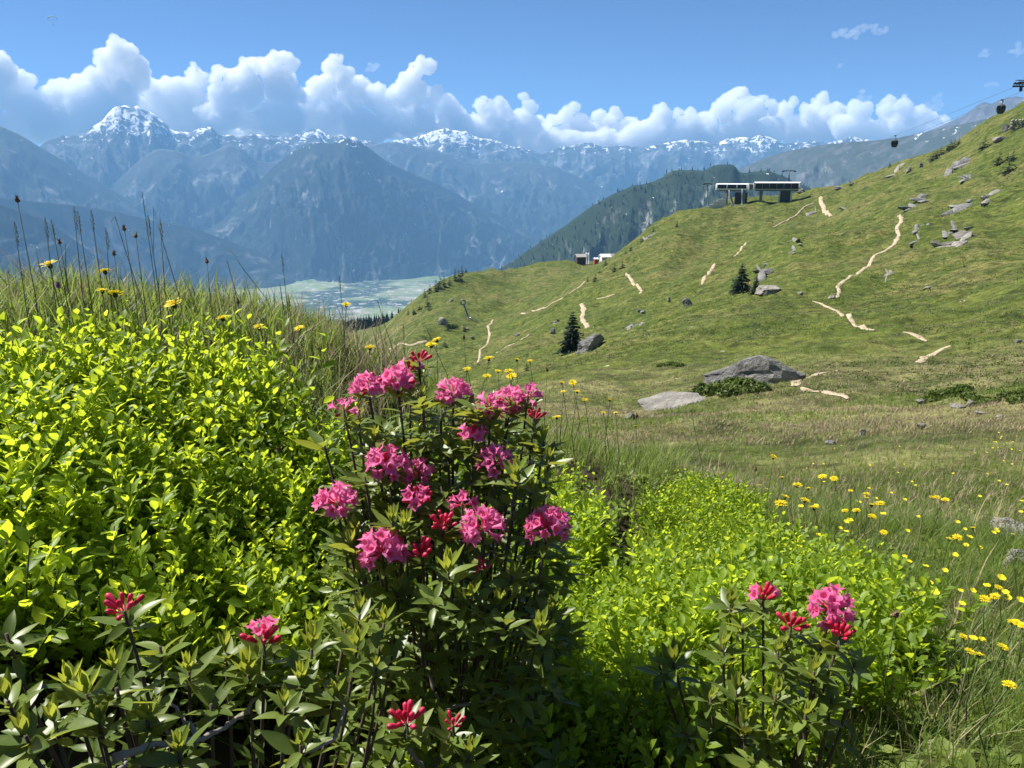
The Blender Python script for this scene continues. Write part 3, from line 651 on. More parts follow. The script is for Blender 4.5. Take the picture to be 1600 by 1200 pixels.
# far woods: nobody could count these
def wood(name, pts, hs, seed):
    rg = np.random.default_rng(seed); A = [conifer_crown(60 + k, 4, 4, .25, 1) for k in range(4)]
    # cheap solid heart so that the crowns close
    VV = []; FF = []; n0 = 0
    for p, h in zip(pts, hs):
        V, F = A[rg.integers(4)]; a = rg.uniform(0, 6.28); c, s_ = math.cos(a), math.sin(a)
        W = V @ np.array([[c, s_, 0], [-s_, c, 0], [0, 0, 1]]) * h
        k = 5; ang = np.arange(k) * 2 * PI / k
        cone = np.concatenate([np.stack([np.cos(ang) * .17, np.sin(ang) * .17, np.full(k, .02)], 1), [[0, 0, .97]]]) * h
        VV += [W + p, cone + p]; FF += [F + n0, np.array([[i, (i + 1) % k, k] for i in range(k)]) + n0 + len(W)]; n0 += len(W) + k + 1
    return link(name, mesh_np(name, np.concatenate(VV), np.concatenate(FF), [M_NEEDLE], smooth=False), kind='stuff')
def surf_pts(obj, n, seed, cond):
    me = obj.data; V = np.empty(len(me.vertices) * 3, np.float32); me.vertices.foreach_get('co', V); V = V.reshape(-1, 3).astype(float)
    V = V[cond(V)]; rg = np.random.default_rng(seed); return V[rg.choice(len(V), min(n, len(V)), replace=len(V) < n)] + rg.normal(size=(min(n, len(V)), 3)) * np.array([7, 7, 0])
ridge_o = bpy.data.objects['wooded_ridge']
def _rc(V):
    r = np.hypot(V[:, 0], V[:, 1]); n = fbm(V[:, 0] / 90, V[:, 1] / 90, V[:, 2] / 90, 3, 5)
    return (r > 2000) & (r < 3300) & (n > -.28)
_pts = surf_pts(ridge_o, 4600, 3, _rc); wood('forest', _pts - np.array([0, 0, 1.5]), np.random.default_rng(4).uniform(9, 18, len(_pts)), 5)
rg = np.random.default_rng(8); ww_ = []
for _ in range(7000):
    px_ = rg.uniform(330, 660); a_ = float(azel(px_, 500)[0]); r_ = rg.uniform(720, 1010); x_, y_ = r_ * math.sin(a_), r_ * math.cos(a_)
    if vnoise(x_ / 60, y_ / 60, 0, 3) > -.35: ww_.append((x_, y_))
ww_ = np.array(ww_)[:1300]; wood('forest', np.stack([ww_[:, 0], ww_[:, 1], ground(ww_[:, 0], ww_[:, 1]) - .5], 1), rg.uniform(6, 17, len(ww_)), 9)

# ---------------------------------------------------------------- dwarf shrubs
def mat_leafy(name, a, b, trans=.35, tcol=None, rough=.55):
    s = NT(name); k = s.attr('tint'); col = s.mix(k, a, b); s.base(col, rough, .25)
    tr = s.n.new('ShaderNodeBsdfTranslucent'); s.link(s.mix(k, tcol or a, tcol or b) if tcol is None else s.mix(k, tuple(x * .75 for x in tcol), tcol), tr.inputs[0])
    mx = s.n.new('ShaderNodeMixShader'); mx.inputs[0].default_value = trans
    s.link(s.b.outputs[0], mx.inputs[1]); s.link(tr.outputs[0], mx.inputs[2]); s.link(mx.outputs[0], s.out.inputs[0]); return s.m
M_SHRUB = mat_leafy('dwarf_shrub_leaves', (.045, .075, .014), (.120, .170, .026), .35)
def shrub_cloud(P, S, n, seed, flat=.6):
    """leaf flakes on low cushions: P centres, S radii"""
    rg = np.random.default_rng(seed); V = []; T = []
    P = np.asarray(P, float); S = np.asarray(S, float); m = len(P)
    u = rg.normal(size=(m, n, 3)); u[..., 2] = np.abs(u[..., 2]) * .9; u /= np.linalg.norm(u, axis=-1, keepdims=True)
    c = P[:, None] + u * S[:, None, None] * rg.uniform(.55, 1.08, (m, n, 1)) * np.array([1, 1, flat])
    sz = S[:, None, None] * .22
    a = rg.normal(size=(m, n, 3)); b = np.cross(a, u + rg.normal(size=(m, n, 3)) * .4)
    a /= np.linalg.norm(a, axis=-1, keepdims=True); b /= np.linalg.norm(b, axis=-1, keepdims=True) + 1e-9
    V = np.stack([c - a * sz, c + b * sz * .5, c + a * sz, c - b * sz * .5], 2).reshape(-1, 3)
    F = np.arange(len(V)).reshape(-1, 4); tint = np.repeat(rg.uniform(0, 1, (m, n)).ravel(), 4)
    return V, F, tint
def shrub(label, spots, seed, n=420, flat=.6):
    P = []; S = []
    for (px, py, r) in spots:
        p = hit(px, py, 0, 3); k = math.hypot(p.x, p.y) / FPX; P.append(p[:]); S.append(r * k)
    c = np.mean(P, 0); V, F, t = shrub_cloud(np.array(P) - c, S, n, seed, flat)
    link('dwarf_shrub', mesh_np('dwarf_shrub', V, F, [M_SHRUB], smooth=False, attrs={'tint': t}), None, c, None, label, 'shrub', 'dwarf shrubs in the meadow')
shrub('bright green dwarf shrub growing against the big wedge boulder', [(1100,616,18),(1120,616,20),(1145,613,25),(1165,611,22),(1190,610,14),(1138,618,18)], 1, 700, .85)
shrub('small green cushion between the boulder shrubs and the slab', [(1180,612,12),(1168,613,12)], 2)
shrub('dark mossy shrub over the left end of the pale slab', [(1010,632,12),(1025,630,13),(1040,626,11)], 3)
shrub('brownish heath patch beside the bright shrub in the right meadow', [(1455,628,14),(1475,622,17),(1490,618,16),(1505,612,15),(1465,618,12)], 4)
shrub('bright green shrub in the heath patch of the right meadow', [(1525,628,14),(1540,632,16),(1555,630,12),(1515,622,12)], 5)
shrub('dark shrub at the right edge beyond the bright shrub', [(1575,622,13),(1592,628,15),(1600,618,14)], 6)
shrub('low green cushion left of the big boulder', [(1035,573,9),(1050,571,10),(1062,572,8)], 7)
shrub('dark low bush under the lift pylon on the knoll', [(703,513,9),(708,512,8)], 8)
# low heath scattered over the slopes
rg = np.random.default_rng(21); PP = []; SS = []
for _ in range(26000):
    a_ = rg.uniform(R(-8), R(36)); r_ = math.exp(rg.uniform(math.log(24), math.log(420))); x_, y_ = r_ * math.sin(a_), r_ * math.cos(a_)
    PP.append((x_, y_)); SS.append(rg.uniform(.10, .34) * (r_ / 60) ** .55)
PP = np.array(PP); SS = np.array(SS); k_ = fbm(PP[:, 0] * .06, PP[:, 1] * .06, 0, 4, 33) > .06; PP, SS = PP[k_][:6200], SS[k_][:6200]
V, F, t = shrub_cloud(np.stack([PP[:, 0], PP[:, 1], ground(PP[:, 0], PP[:, 1]) - .03], 1), SS, 15, 22, .55)
link('heath', mesh_np('heath', V, F, [M_SHRUB], smooth=False, attrs={'tint': .15 + t * .7}), kind='stuff')

# ---------------------------------------------------------------- lift stations
M_WHITE = simple('white_sheet_metal', (.78, .79, .80), .4, .5); M_DGLASS = simple('dark_glazing', (.018, .022, .030), .45, .25)
M_STEEL = simple('galvanised_steel', (.13, .16, .19), .5, .5, .3); M_CONC = simple('pale_concrete', (.70, .68, .63), .9); M_DARK = simple('dark_cladding', (.06, .06, .06), .7)
def facing(p): return -math.atan2(p.x, p.y)
def part(t, name, mat, *boxes, smooth=False):
    mb = MB()
    for b in boxes: mb.box(*b)
    return link(name, mb.mesh(name, [mat], smooth), t)
KS = 390 / FPX
p = on(1213, 307, 388); zt = at(1213, 284, 388).z - p.z     # height of the roof above the ground here
t = thing('lift_station', 'long white lift station with dark window band on the ridge', 'lift station', p, facing(p), 'lift stations on the ridge')
L_, hh = 20.6, 3.4
def fairing(L, D, h, z0, mat, name, t, slope=.6):
    # rounded hood: cross-section swept along x
    prof = [(-D / 2, z0), (-D / 2 - .15, z0 + h * .35), (-D / 2 + .25, z0 + h * .85), (-D / 4, z0 + h), (D / 4, z0 + h), (D / 2 - .25, z0 + h * .85), (D / 2 + .15, z0 + h * .35), (D / 2, z0)]
    xs = [-L / 2, -L / 2 + .3, L / 2 - .3, L / 2]; V = []
    for i, x in enumerate(xs):
        s_ = .86 if i in (0, 3) else 1.0
        for (y, z) in prof: V.append((x, y * s_, z0 + (z - z0) * s_))
    k = len(prof); F = [[i * k + j, i * k + (j + 1) % k, (i + 1) * k + (j + 1) % k, (i + 1) * k + j] for i in range(3) for j in range(k)]
    mb = MB().add(V, F); 
    for b_ in (0, 3 * k): mb.add([V[b_ + j] for j in range(k)], [[0, j, j + 1] for j in range(1, k - 1)])
    return link(name, mb.mesh(name, [mat], False), t)
fairing(L_, 5.2, hh, zt - hh, M_WHITE, 'roof_hood', t)
for i in range(6): part(t, 'window', M_DGLASS, ((-L_ / 2 + 2.4 + i * 3.1, -2.76, zt - hh * .56), (3.04, .12, hh * .74), 0))
part(t, 'end_cap', M_WHITE, ((-L_ / 2 + .45, -2.78, zt - hh * .55), (.7, .2, hh * .95), 0)); part(t, 'end_cap', M_WHITE, ((L_ / 2 - .45, -2.78, zt - hh * .55), (.7, .2, hh * .95), 0))
part(t, 'underframe', M_STEEL, ((0, 0, zt - hh - .35), (L_ - 2, 3.6, .7), 0))
zb = zt - hh - .7
part(t, 'pillar', M_STEEL, ((-L_ / 2 + 3.6, 0, zb / 2 - .5), (1.3, 1.4, zb + 1), 0)); part(t, 'pillar', M_CONC, ((1.2, -1.0, zb / 2 - .5), (.7, .9, zb + 1), 0)); part(t, 'pillar', M_CONC, ((6.4, -1.0, zb / 2 - .5), (.7, .9, zb + 1), 0))
part(t, 'cabin', M_DARK, ((3.8, .6, zb / 2 - .5), (4.4, 2.6, zb + 1), 0))

p = on(1143, 312, 392); zt2 = at(1143, 286.5, 392).z - p.z
t = thing('lift_station', 'smaller white lift station with slanted glazing at the ridge end', 'lift station', p, facing(p), 'lift stations on the ridge')
L2, h2 = 15.0, 2.9
fairing(L2, 5.0, h2, zt2 - h2, M_WHITE, 'roof_hood', t)
for i in range(3): link('window', MB().box((-L2 / 2 + 2.9 + i * 4.4, -2.62, zt2 - h2 * .5), (4.0, .14, h2 * .6), 0, (R(-8), 0, 0)).mesh('window', [M_DGLASS], False), t)
part(t, 'underframe', M_STEEL, ((0, 0, zt2 - h2 - .3), (L2 - 2, 3.4, .6), 0))
zb = zt2 - h2 - .6
for x_ in (-2.2, 5.6): part(t, 'pillar', M_STEEL, ((x_, 0, zb / 2 - .5), (1.0, 1.0, zb + 1), 0))
part(t, 'connecting_deck', M_DARK, ((L2 / 2 + 2.2, 0, zt2 - h2 * .55), (4.6, 3.2, h2 * .8), 0))
part(t, 'connecting_roof', M_WHITE, ((L2 / 2 + 2.2, 0, zt2 - h2 * .06), (4.8, 3.6, .45), 0))
part(t, 'shed', M_DARK, ((4.2, 1.6, zb * .45 - .5), (5.6, 2.6, zb * .9 + 1), 0)); part(t, 'shed', M_CONC, ((-3.3, .4, zb * .62), (2.4, 2.0, 2.2), 0))

p = on(1123, 315, 386)
t = thing('retaining_wall', 'pale stepped concrete wall left of the smaller lift station', 'wall', p, facing(p))
for x_, w_, h_ in ((-3.0, 2.2, 2.0), (-1.4, 2.4, 3.4), (1.2, 4.2, 4.4)): part(t, 'wall_block', M_CONC, ((x_, .2 * x_, h_ / 2 - 1), (w_, 1.2, h_ + 1), 0))
def mast(px, py_base, px_top, py_top, r, label, arm, rad=.35, name='lift_pylon'):
    a = on(px, py_base, r); b = at(px_top, py_top, r); t = thing(name, label, 'pylon', a, facing(a), 'lift pylons')
    R_ = Matrix.Rotation(-facing(a), 3, 'Z'); d = R_ @ (b - a)
    link('mast', MB().tube([(0, 0, -1), d * .5, d], [rad * 1.2, rad, rad * .8], 8).mesh('mast', [M_STEEL]), t)
    part(t, 'footing', M_CONC, ((0, 0, .1), (1.6, 1.6, .9), 0))
    if arm > 0:
        part(t, 'crossarm', M_STEEL, (d[:], (arm, .5, .45), 0))
        for s_ in (-1, 1): part(t, 'sheave_train', M_DARK, ((d.x + s_ * arm / 2, d.y, d.z - .25), (.9, 3.2, .6), 0))
    return t
mast(1106, 317, 1106, 287, 392, 'slim lift pylon left of the pale concrete wall', 3.4, .25)
mast(1233, 300, 1233, 267, 396, 'lift pylon with wide crossarm rising behind the long station', 5.2, .38)
mast(1145, 331, 1139, 297, 380, 'dark leaning lift mast in front of the smaller station', 0, .42)
mast(1160, 324, 1160, 295, 384, 'upright lift mast between the two stations', 0, .40)
mast(733, 502, 724, 474, 335, 'leaning grey lift mast with ring top on the knoll', 0, .36)
t = [o for o in bpy.data.objects if o.get('label') == 'leaning grey lift mast with ring top on the knoll'][0]
q = Matrix.Rotation(-t.rotation_euler.z, 3, 'Z') @ (at(723.5, 472.5, 335) - t.location)
ring = [(q.x + 1.0 * math.cos(a), q.y, q.z + 1.0 * math.sin(a)) for a in np.linspace(0, 2 * PI, 17)]
link('ring', MB().tube(ring, .28, 6, cap=False).mesh('ring', [M_STEEL]), t)

# gondola line
top_tower = at(1600, 132, 205)
tb = on(1622, 205, 215)
t = thing('lift_pylon', 'gondola pylon head with pulley train at the right picture edge', 'pylon', tb, 0, 'lift pylons')
d = at(1622, 128, 208) - tb
link('mast', MB().tube([(0, 0, -2), d], [.6, .45], 10).mesh('mast', [M_STEEL]), t)
part(t, 'crossarm', M_STEEL, (((d + (at(1600, 131, 206) - tb)) / 2)[:], (5.4, .6, .5), 0))
e0 = at(1592, 134, 203) - tb
mbx = MB()
for k in range(4): mbx.tube([(e0.x - .9 + k * .55, e0.y - .2, e0.z + .45 - k * .02), (e0.x - .9 + k * .55, e0.y + .2, e0.z + .45 - k * .02)], .25, 10)
mbx.box((e0.x - .1, e0.y, e0.z - .1), (2.4, .25, .35)); mbx.box((e0.x + .5, e0.y, e0.z - .65), (.5, .4, .9))
link('pulley_train', mbx.mesh('pulley_train', [M_DARK], False), t)
part(t, 'catwalk', M_STEEL, ((e0.x + .6, e0.y, e0.z + 1.05), (2.6, .7, .12), 0))
CA = [at(1700, 92, 180), at(1590, 134, 203), at(1399, 212, 274), at(1246, 285, 385)]
CB = [at(1700, 95, 172), at(1600, 141, 200), at(1566, 156, 224), at(1480, 189, 268), at(1240, 287, 386)]
for pts, lab in ((CA, 'upper gondola cable running down from the right edge'), (CB, 'lower gondola cable carrying the right gondola')):
    link('cable', MB().tube(pts, .035, 5).mesh('cable', [M_STEEL]), None, None, None, lab, 'cable', 'gondola cables')
def gondola(px, py, r, wpx, ycab, label):
    a = at(px, py, r); t = thing('gondola', label, 'gondola', a, facing(a), 'gondolas on the cable')
    w = wpx * r / FPX; c = -(ycab - py) * r / FPX; h = w * 1.05
    V, F = ICO3; P = V.copy(); P = np.sign(P) * np.abs(P) ** .62; P /= np.abs(P).max(0); P[:, :2] *= (1 - .22 * np.clip(-P[:, 2:3], 0, 1) - .12 * np.clip(P[:, 2:3], 0, 1))
    link('cabin', mesh_np('cabin', P * np.array([w, w * .9, h]) / 2 + np.array([0, 0, c]), F, [M_DARK]), t)
    for s_ in (-1, 1):
        for x_ in (-.24, .24): part(t, 'window', M_DGLASS, ((x_ * w, s_ * w * .43, c + .10 * h), (w * .34, .08, h * .42), 0))
    part(t, 'floor_frame', M_STEEL, ((0, 0, c - h * .5), (w * .62, w * .6, .12), 0))
    link('hanger', MB().tube([(0, 0, 0), (.12 * w, 0, c * .35), (.05 * w, 0, c + h * .45)], [.09, .09, .09], 6).mesh('hanger', [M_STEEL]), t)
    part(t, 'grip', M_STEEL, ((0, 0, 0), (w * .35, .25, .25), 0))
gondola(1399, 212, 274, 9.5, 222, 'small dark gondola hanging left of the rocky peak')
gondola(1566, 156, 224, 11, 167, 'larger dark gondola hanging before the rocky peak')

# stone shelter at the top right
p = on(1590, 200, 318); k = 318 / FPX
t = thing('stone_shelter', 'ruined pale stone shelter near the upper right skyline', 'stone wall', p, facing(p) + .15)
rg = np.random.default_rng(5)
for row in range(4):
    for c_ in range(5 - (row == 3)):
        me = rock_mesh(300 + row * 7 + c_, 1.15, 1.3, 1.05, M_PALE, ICO2); link('stone', me, t, ((c_ - 2) * .98 + (row % 2) * .35 + rg.normal() * .06, rg.normal() * .08, .3 + row * .86), (rg.normal() * .1, rg.normal() * .1, rg.normal() * .2))

# hamlet on the saddle
M_ROOF = simple('weathered_shingle', (.30, .29, .27), .8); M_TIMBER = simple('dark_timber', (.05, .035, .025), .8); M_RED = simple('red_paint', (.45, .06, .04), .6)
def hut(px, py, r, w, d_, h, roof, wall, rmat, label):
    p = on(px, py, r); zg = at(px, py, r).z; t = thing('alpine_hut', label, 'building', (p.x, p.y, zg), facing(p) + .25, 'buildings on the saddle')
    part(t, 'wall', wall, ((0, 0, h / 2 - 1.5), (w, d_, h + 3), 0))
    V = [(-w * .6, -d_ * .62, h * .98), (w * .6, -d_ * .62, h * .98), (w * .6, 0, h + roof), (-w * .6, 0, h + roof), (-w * .6, d_ * .62, h * .98), (w * .6, d_ * .62, h * .98)]
    Vt = V + [(a, b, c + .3) for a, b, c in V]
    F = [[0, 1, 2, 3], [3, 2, 5, 4], [6, 9, 8, 7], [9, 10, 11, 8], [0, 6, 7, 1], [4, 5, 11, 10]]
    mb = MB().add(Vt, F).add(Vt, [[0, 3, 9], [0, 9, 6], [3, 4, 10], [3, 10, 9], [1, 7, 8], [1, 8, 2], [2, 8, 11], [2, 11, 5]]); link('roof', mb.mesh('roof', [rmat], False), t)
    for s_ in (-.25, .25): part(t, 'window', M_DGLASS, ((s_ * w, -d_ / 2 - .04, h * .5), (w * .16, .1, h * .35), 0))
    part(t, 'door', M_TIMBER, ((0, -d_ / 2 - .05, h * .3), (w * .12, .1, h * .62), 0))
hut(907, 405.5, 500, 5.6, 6, 1.6, 1.6, M_TIMBER, M_ROOF, 'low dark hut with grey shingle roof on the saddle')
hut(931, 409, 500, 2.4, 3, 1.6, .7, M_RED, M_WHITE, 'tiny red hut with white roof between the saddle buildings')
hut(945, 408, 500, 5.4, 6, 2.6, 1.6, M_WHITE, M_WHITE, 'white-roofed building at the right of the saddle')
hut(955, 409, 505, 4.0, 5, 2.6, 2.2, M_TIMBER, M_ROOF, 'brown gabled hut touching the slope right of the white building')
for px, lab in ((916, 'left of two white silos behind the dark hut'), (919.7, 'right of two white silos behind the dark hut')):
    p = on(px, 404, 508); z0 = at(px, 405, 508).z; t = thing('silo', lab, 'silo', (p.x, p.y, z0), 0, 'white silos on the saddle')
    link('tank', MB().tube([(0, 0, -3), (0, 0, 3.6), (0, 0, 4.1)], [.6, .6, .25], 12).mesh('tank', [M_WHITE]), t); link('base_ring', MB().tube([(0, 0, -.2), (0, 0, .2)], .75, 12).mesh('base_ring', [M_CONC]), t)

# ---------------------------------------------------------------- paraglider and birds
a = at(82, 30, 850); M_SAIL = simple('pale_nylon', (.72, .78, .70), .6); M_SAIL2 = simple('lime_nylon', (.45, .60, .20), .6)
t = thing('paraglider', 'pale paraglider wing high in the upper left sky', 'paraglider', a, .3)
def wing(y0, y1, name, mat):
    n = 9; V = []
    for i in range(n):
        u = y0 + (y1 - y0) * i / (n - 1); x = 4.6 * math.sin(u * 1.15); z = 4.2 * (math.cos(u * 1.15) - 1) + 2.2; c_ = 1.25 * math.sqrt(max(0.05, 1 - (u / 1.05) ** 2))
        for (yy, zz) in ((-c_, 0), (-c_ * .6, .3), (c_ * .2, .26), (c_, 0), (c_ * .2, -.06), (-c_ * .6, -.06)): V.append((x, yy, z + zz))
    link(name, MB().add(V, grid_faces(n, 6, True)).mesh(name, [mat]), t)
wing(-1, .35, 'wing_panel', M_SAIL); wing(.35, .75, 'wing_panel', M_SAIL2); wing(.75, 1, 'wing_panel', M_DARK)
mb = MB()
for u in (-.8, -.4, 0, .4, .8): mb.tube([(4.6 * math.sin(u * 1.15), 0, 4.2 * (math.cos(u * 1.15) - 1) + 2.2), (.15 * np.sign(u), 0, -4.3)], .02, 4)
link('suspension_lines', mb.mesh('suspension_lines', [M_DARK]), t)
def person_mesh():
    me = bpy.data.meshes.new('person'); vs_ = [(0, 0, 0), (0, .12, .28), (0, .12, .5), (0, .1, .62), (0, .09, .78), (-.2, .12, .46), (-.3, .05, .75), (-.24, .1, 1.0), (.2, .12, .46), (.3, .05, .75), (.24, .1, 1.0), (-.12, -.35, .05), (-.12, -.62, -.3), (.12, -.35, .05), (.12, -.62, -.3)]
    es = [(0, 1), (1, 2), (2, 3), (3, 4), (2, 5), (5, 6), (6, 7), (2, 8), (8, 9), (9, 10), (0, 11), (11, 12), (0, 13), (13, 14)]
    me.from_pydata(vs_, es, []); o = bpy.data.objects.new('person_tmp', me); COL.objects.link(o); m = o.modifiers.new('s', 'SKIN')
    for v, rr in zip(me.skin_vertices[0].data, [.17, .18, .17, .07, .13, .07, .055, .05, .07, .055, .05, .1, .07, .1, .07]): v.radius = (rr, rr)
    me.skin_vertices[0].data[0].use_root = True
    o.modifiers.new('u', 'SUBSURF').levels = 1
    dg = bpy.context.evaluated_depsgraph_get(); r_ = bpy.data.meshes.new_from_object(o.evaluated_get(dg)); bpy.data.objects.remove(o); r_.materials.clear(); r_.materials.append(M_DARK); return r_
o = link('person', person_mesh(), None, a + Vector((0, 0, -5.2)), (0, 0, .3), 'seated pilot in dark clothing hanging below the paraglider', 'person')
for (px, py, lab) in ((645, 196, 'dark speck of a bird before the clouds'), (712, 281, 'dark speck of a bird before the right-hand mountain')):
    a = at(px, py, 130); t = thing('bird', lab, 'bird', a, .4, 'birds in flight')
    V, F = ICO2; link('body', mesh_np('body', V * np.array([.05, .19, .05]), F, [M_DARK]), t)
    for s_ in (-1, 1): link('wing', MB().add([(0, .08, 0), (s_ * .22, .1, .07), (s_ * .42, -.02, .03), (s_ * .2, -.07, .05), (0, -.08, 0), (0, 0, -.02)], [[0, 1, 5], [1, 2, 3], [1, 3, 5], [5, 3, 4]]).mesh('wing', [M_DARK], False), t)
# ================================================================ THE FLOWERY BANK IN FRONT
def project(P):
    P = np.asarray(P, float); x, y, z = P[..., 0], P[..., 1], P[..., 2]
    f = y * math.cos(PITCH) - z * math.sin(PITCH); u = y * math.sin(PITCH) + z * math.cos(PITCH)
    f = np.maximum(f, 1e-3); return 800 + FPX * x / f, 600 - FPX * u / f
def inpoly(px, py, poly):
    c = np.zeros(np.shape(px), bool); n = len(poly)
    for i in range(n):
        x1, y1 = poly[i]; x2, y2 = poly[(i + 1) % n]
        c ^= ((y1 > py) != (y2 > py)) & (px < (x2 - x1) * (py - y1) / (y2 - y1 + 1e-12) + x1)
    return c
def leaf(L, W, n=5, fold=.25, curl=.3, tipw=.9, wav=0.0, seed=0):
    """blade along +Y, face up +Z"""
    V = []; 
    for i in range(n + 1):
        t = i / n; w = W / 2 * max(math.sin(PI * t ** tipw) ** .8, .0) if 0 < i < n else 0.0003
        y = L * t; z = -curl * L * t * t; zz = fold * w + wav * W * math.sin(t * 9 + seed)
        V += [(-w, y, z + zz), (0, y, z), (w, y, z + zz)]
    F = grid_faces(n + 1, 3); return np.array(V), F
def rotm(d, up=(0, 0, 1), roll=0.0):
    """matrix whose Y column is d and whose Z is as close to up as possible"""
    d = np.asarray(d, float); d = d / np.linalg.norm(d); up = np.asarray(up, float)
    x = np.cross(d, up); l = np.linalg.norm(x)
    if l < 1e-4: x = np.array([1., 0, 0])
    else: x = x / l
    z = np.cross(x, d); c, s = math.cos(roll), math.sin(roll)
    return np.stack([x * c + z * s, d, z * c - x * s], 1)
def mat4(R3, p, s=1.0):
    m = Matrix.Identity(4)
    for i in range(3):
        for j in range(3): m[i][j] = R3[i][j] * s
        m[i][3] = p[i]
    return m

# ---- materials of living things
def mat_leaf(name, a, b, under, tcol, trans, rough=.35, spec=.5, rnd='obj', vein=.3):
    s = NT(name)
    if rnd == 'obj': oi = s.n.new('ShaderNodeObjectInfo'); k = oi.outputs['Random']
    else: k = s.attr('tint')
    n = s.noise(s.coord('Object'), 60, 3, .6)
    col = s.mix(k, a, b); col = s.mix(s.math('MULTIPLY', s.sramp(n, .45, .7), vein), col, tuple(x * 1.35 for x in b))
    geo = s.n.new('ShaderNodeNewGeometry')
    col = s.mix(geo.outputs['Backfacing'], col, under)                     # the leaf's other side
    s.base(col, rough, spec)
    tr = s.n.new('ShaderNodeBsdfTranslucent'); s.link(s.mix(k, tuple(x * .6 for x in tcol), tcol), tr.inputs[0])
    mx = s.n.new('ShaderNodeMixShader'); mx.inputs[0].default_value = trans
    s.link(s.b.outputs[0], mx.inputs[1]); s.link(tr.outputs[0], mx.inputs[2]); s.link(mx.outputs[0], s.out.inputs[0]); return s.m
M_RLEAF = mat_leaf('rhododendron_leaf', (.070, .115, .020), (.170, .225, .048), (.140, .115, .038), (.50, .55, .06), .36, .38, .32)
M_RYOUNG = mat_leaf('young_rhododendron_leaf', (.16, .24, .03), (.26, .32, .05), (.22, .28, .05), (.52, .56, .06), .42, .45, .35)
M_BIL = mat_leaf('bilberry_leaf', (.100, .185, .020), (.250, .345, .036), (.15, .23, .035), (.74, .90, .050), .56, .45, .28, 'tint')
M_BILO = mat_leaf('bilberry_leaf_single', (.100, .185, .020), (.250, .345, .036), (.15, .23, .035), (.74, .90, .050), .56, .45, .28, 'obj')
M_GRASS = mat_leaf('grass_blade', (.100, .155, .028), (.215, .275, .062), (.12, .18, .035), (.38, .50, .08), .44, .5, .3, 'tint')
M_STRAW = mat_leaf('dry_grass', (.26, .21, .12), (.46, .40, .27), (.34, .28, .17), (.40, .33, .20), .25, .7, .2, 'tint')
M_PETAL = mat_leaf('pink_petal', (.90, .16, .41), (.96, .42, .66), (.88, .15, .39), (.98, .32, .60), .50, .5, .25)
M_BUD = mat_leaf('red_flower_bud', (.52, .016, .050), (.68, .045, .120), (.5, .02, .06), (.75, .03, .09), .22, .42, .35)
M_YEL = mat_leaf('yellow_petal', (.90, .74, .02), (.95, .82, .03), (.85, .68, .02), (.95, .80, .02), .35, .5, .25)
M_YELC = mat_leaf('yellow_centre', (.88, .64, .012), (.90, .70, .015), (.86, .6, .01), (.9, .65, .01), .2, .6, .2)
M_STEMG = simple('green_stem', (.060, .085, .025), .6); M_CUP = simple('dark_green_bracts', (.035, .050, .020), .7)
M_WOOD = simple('rhododendron_wood', (.085, .062, .042), .85); M_WOODP = simple('weathered_branch', (.24, .21, .18), .9); M_SEED = simple('brown_seed_head', (.16, .105, .060), .85); M_PURP = simple('purple_floret', (.34, .08, .30), .6)

# ---- alpine rose bushes
RL = [mesh_np('leaf', *leaf(L, W, 6, f, c, .85), [M_RLEAF]) for L, W, f, c in ((.040, .0135, .28, .10), (.036, .0125, .35, .25), (.043, .0140, .22, -.05), (.033, .0130, .4, .35))]
RY = []
for sd in range(3):
    rg = np.random.default_rng(sd); mb = MB()
    for k in range(7):
        V, F = leaf(rg.uniform(.016, .024), .0065, 3, .5, -.25, .9); a = k * 2.4; el = rg.uniform(.75, 1.35)
        Rm = rotm((math.cos(a) * math.cos(el), math.sin(a) * math.cos(el), math.sin(el)), (-math.cos(a), -math.sin(a), .3)); mb.add(V @ Rm.T + np.array([0, 0, .002 * k / 7]), F)
    RY.append(mb.mesh('leaf_bud', [M_RYOUNG]))
def corolla(seed, L=.018, op=1.0):
    rg = np.random.default_rng(seed); n = 15; V = []
    rings = [(0, .0014), (.22, .0022), (.55, .0034), (.78, .0046), (.93, .0068), (1.0, .0096)]
    for i, (t, r) in enumerate(rings):
        for j in range(n):
            a = 2 * PI * j / n; lob = math.cos(5 * a); rr = r; zz = L * t
            if i >= 4: rr = r * (1 + (.30 if i == 5 else .10) * lob) * op; zz = L * t + (.0022 * lob if i == 5 else .0006 * lob) - (.0010 if i == 5 else 0)
            rr *= 1 + rg.normal() * .05
            V.append((rr * math.cos(a), rr * math.sin(a), zz + rg.normal() * .0004))
    mb = MB().add(V, grid_faces(len(rings), n, True), 0)
    for k in range(4):
        a = k * 1.6; mb.tube([(0, 0, L * .4), (.0022 * math.cos(a), .0022 * math.sin(a), L * 1.08)], .00035, 3, 1)
    mb.tube([(0, 0, -.009), (0, 0, .0005)], [.0007, .0011], 5, 1)
    return mb.mesh('flower', [M_PETAL, M_BUD])
def budm(seed, L=.0165, r=.0038):
    mb = MB(); n = 8; V = []
    rings = [(0, .40), (.2, .68), (.5, .82), (.75, .95), (.90, .85), (1.0, .2)]
    for t, k in rings:
        for j in range(n):
            a = 2 * PI * j / n + t * .8; V.append((r * k * math.cos(a), r * k * math.sin(a) * .95, L * t))
    mb.add(V, grid_faces(len(rings), n, True)); mb.tube([(0, 0, -.007), (0, 0, .0005)], [.0007, .001], 5); return mb.mesh('flower_bud', [M_BUD])
COR = [corolla(1), corolla(2, .016, 1.08), corolla(3, .0185, .9), corolla(4, .017, .66)]
BUD = [budm(1), budm(2, .0185, .0040), budm(3, .013, .0034)]
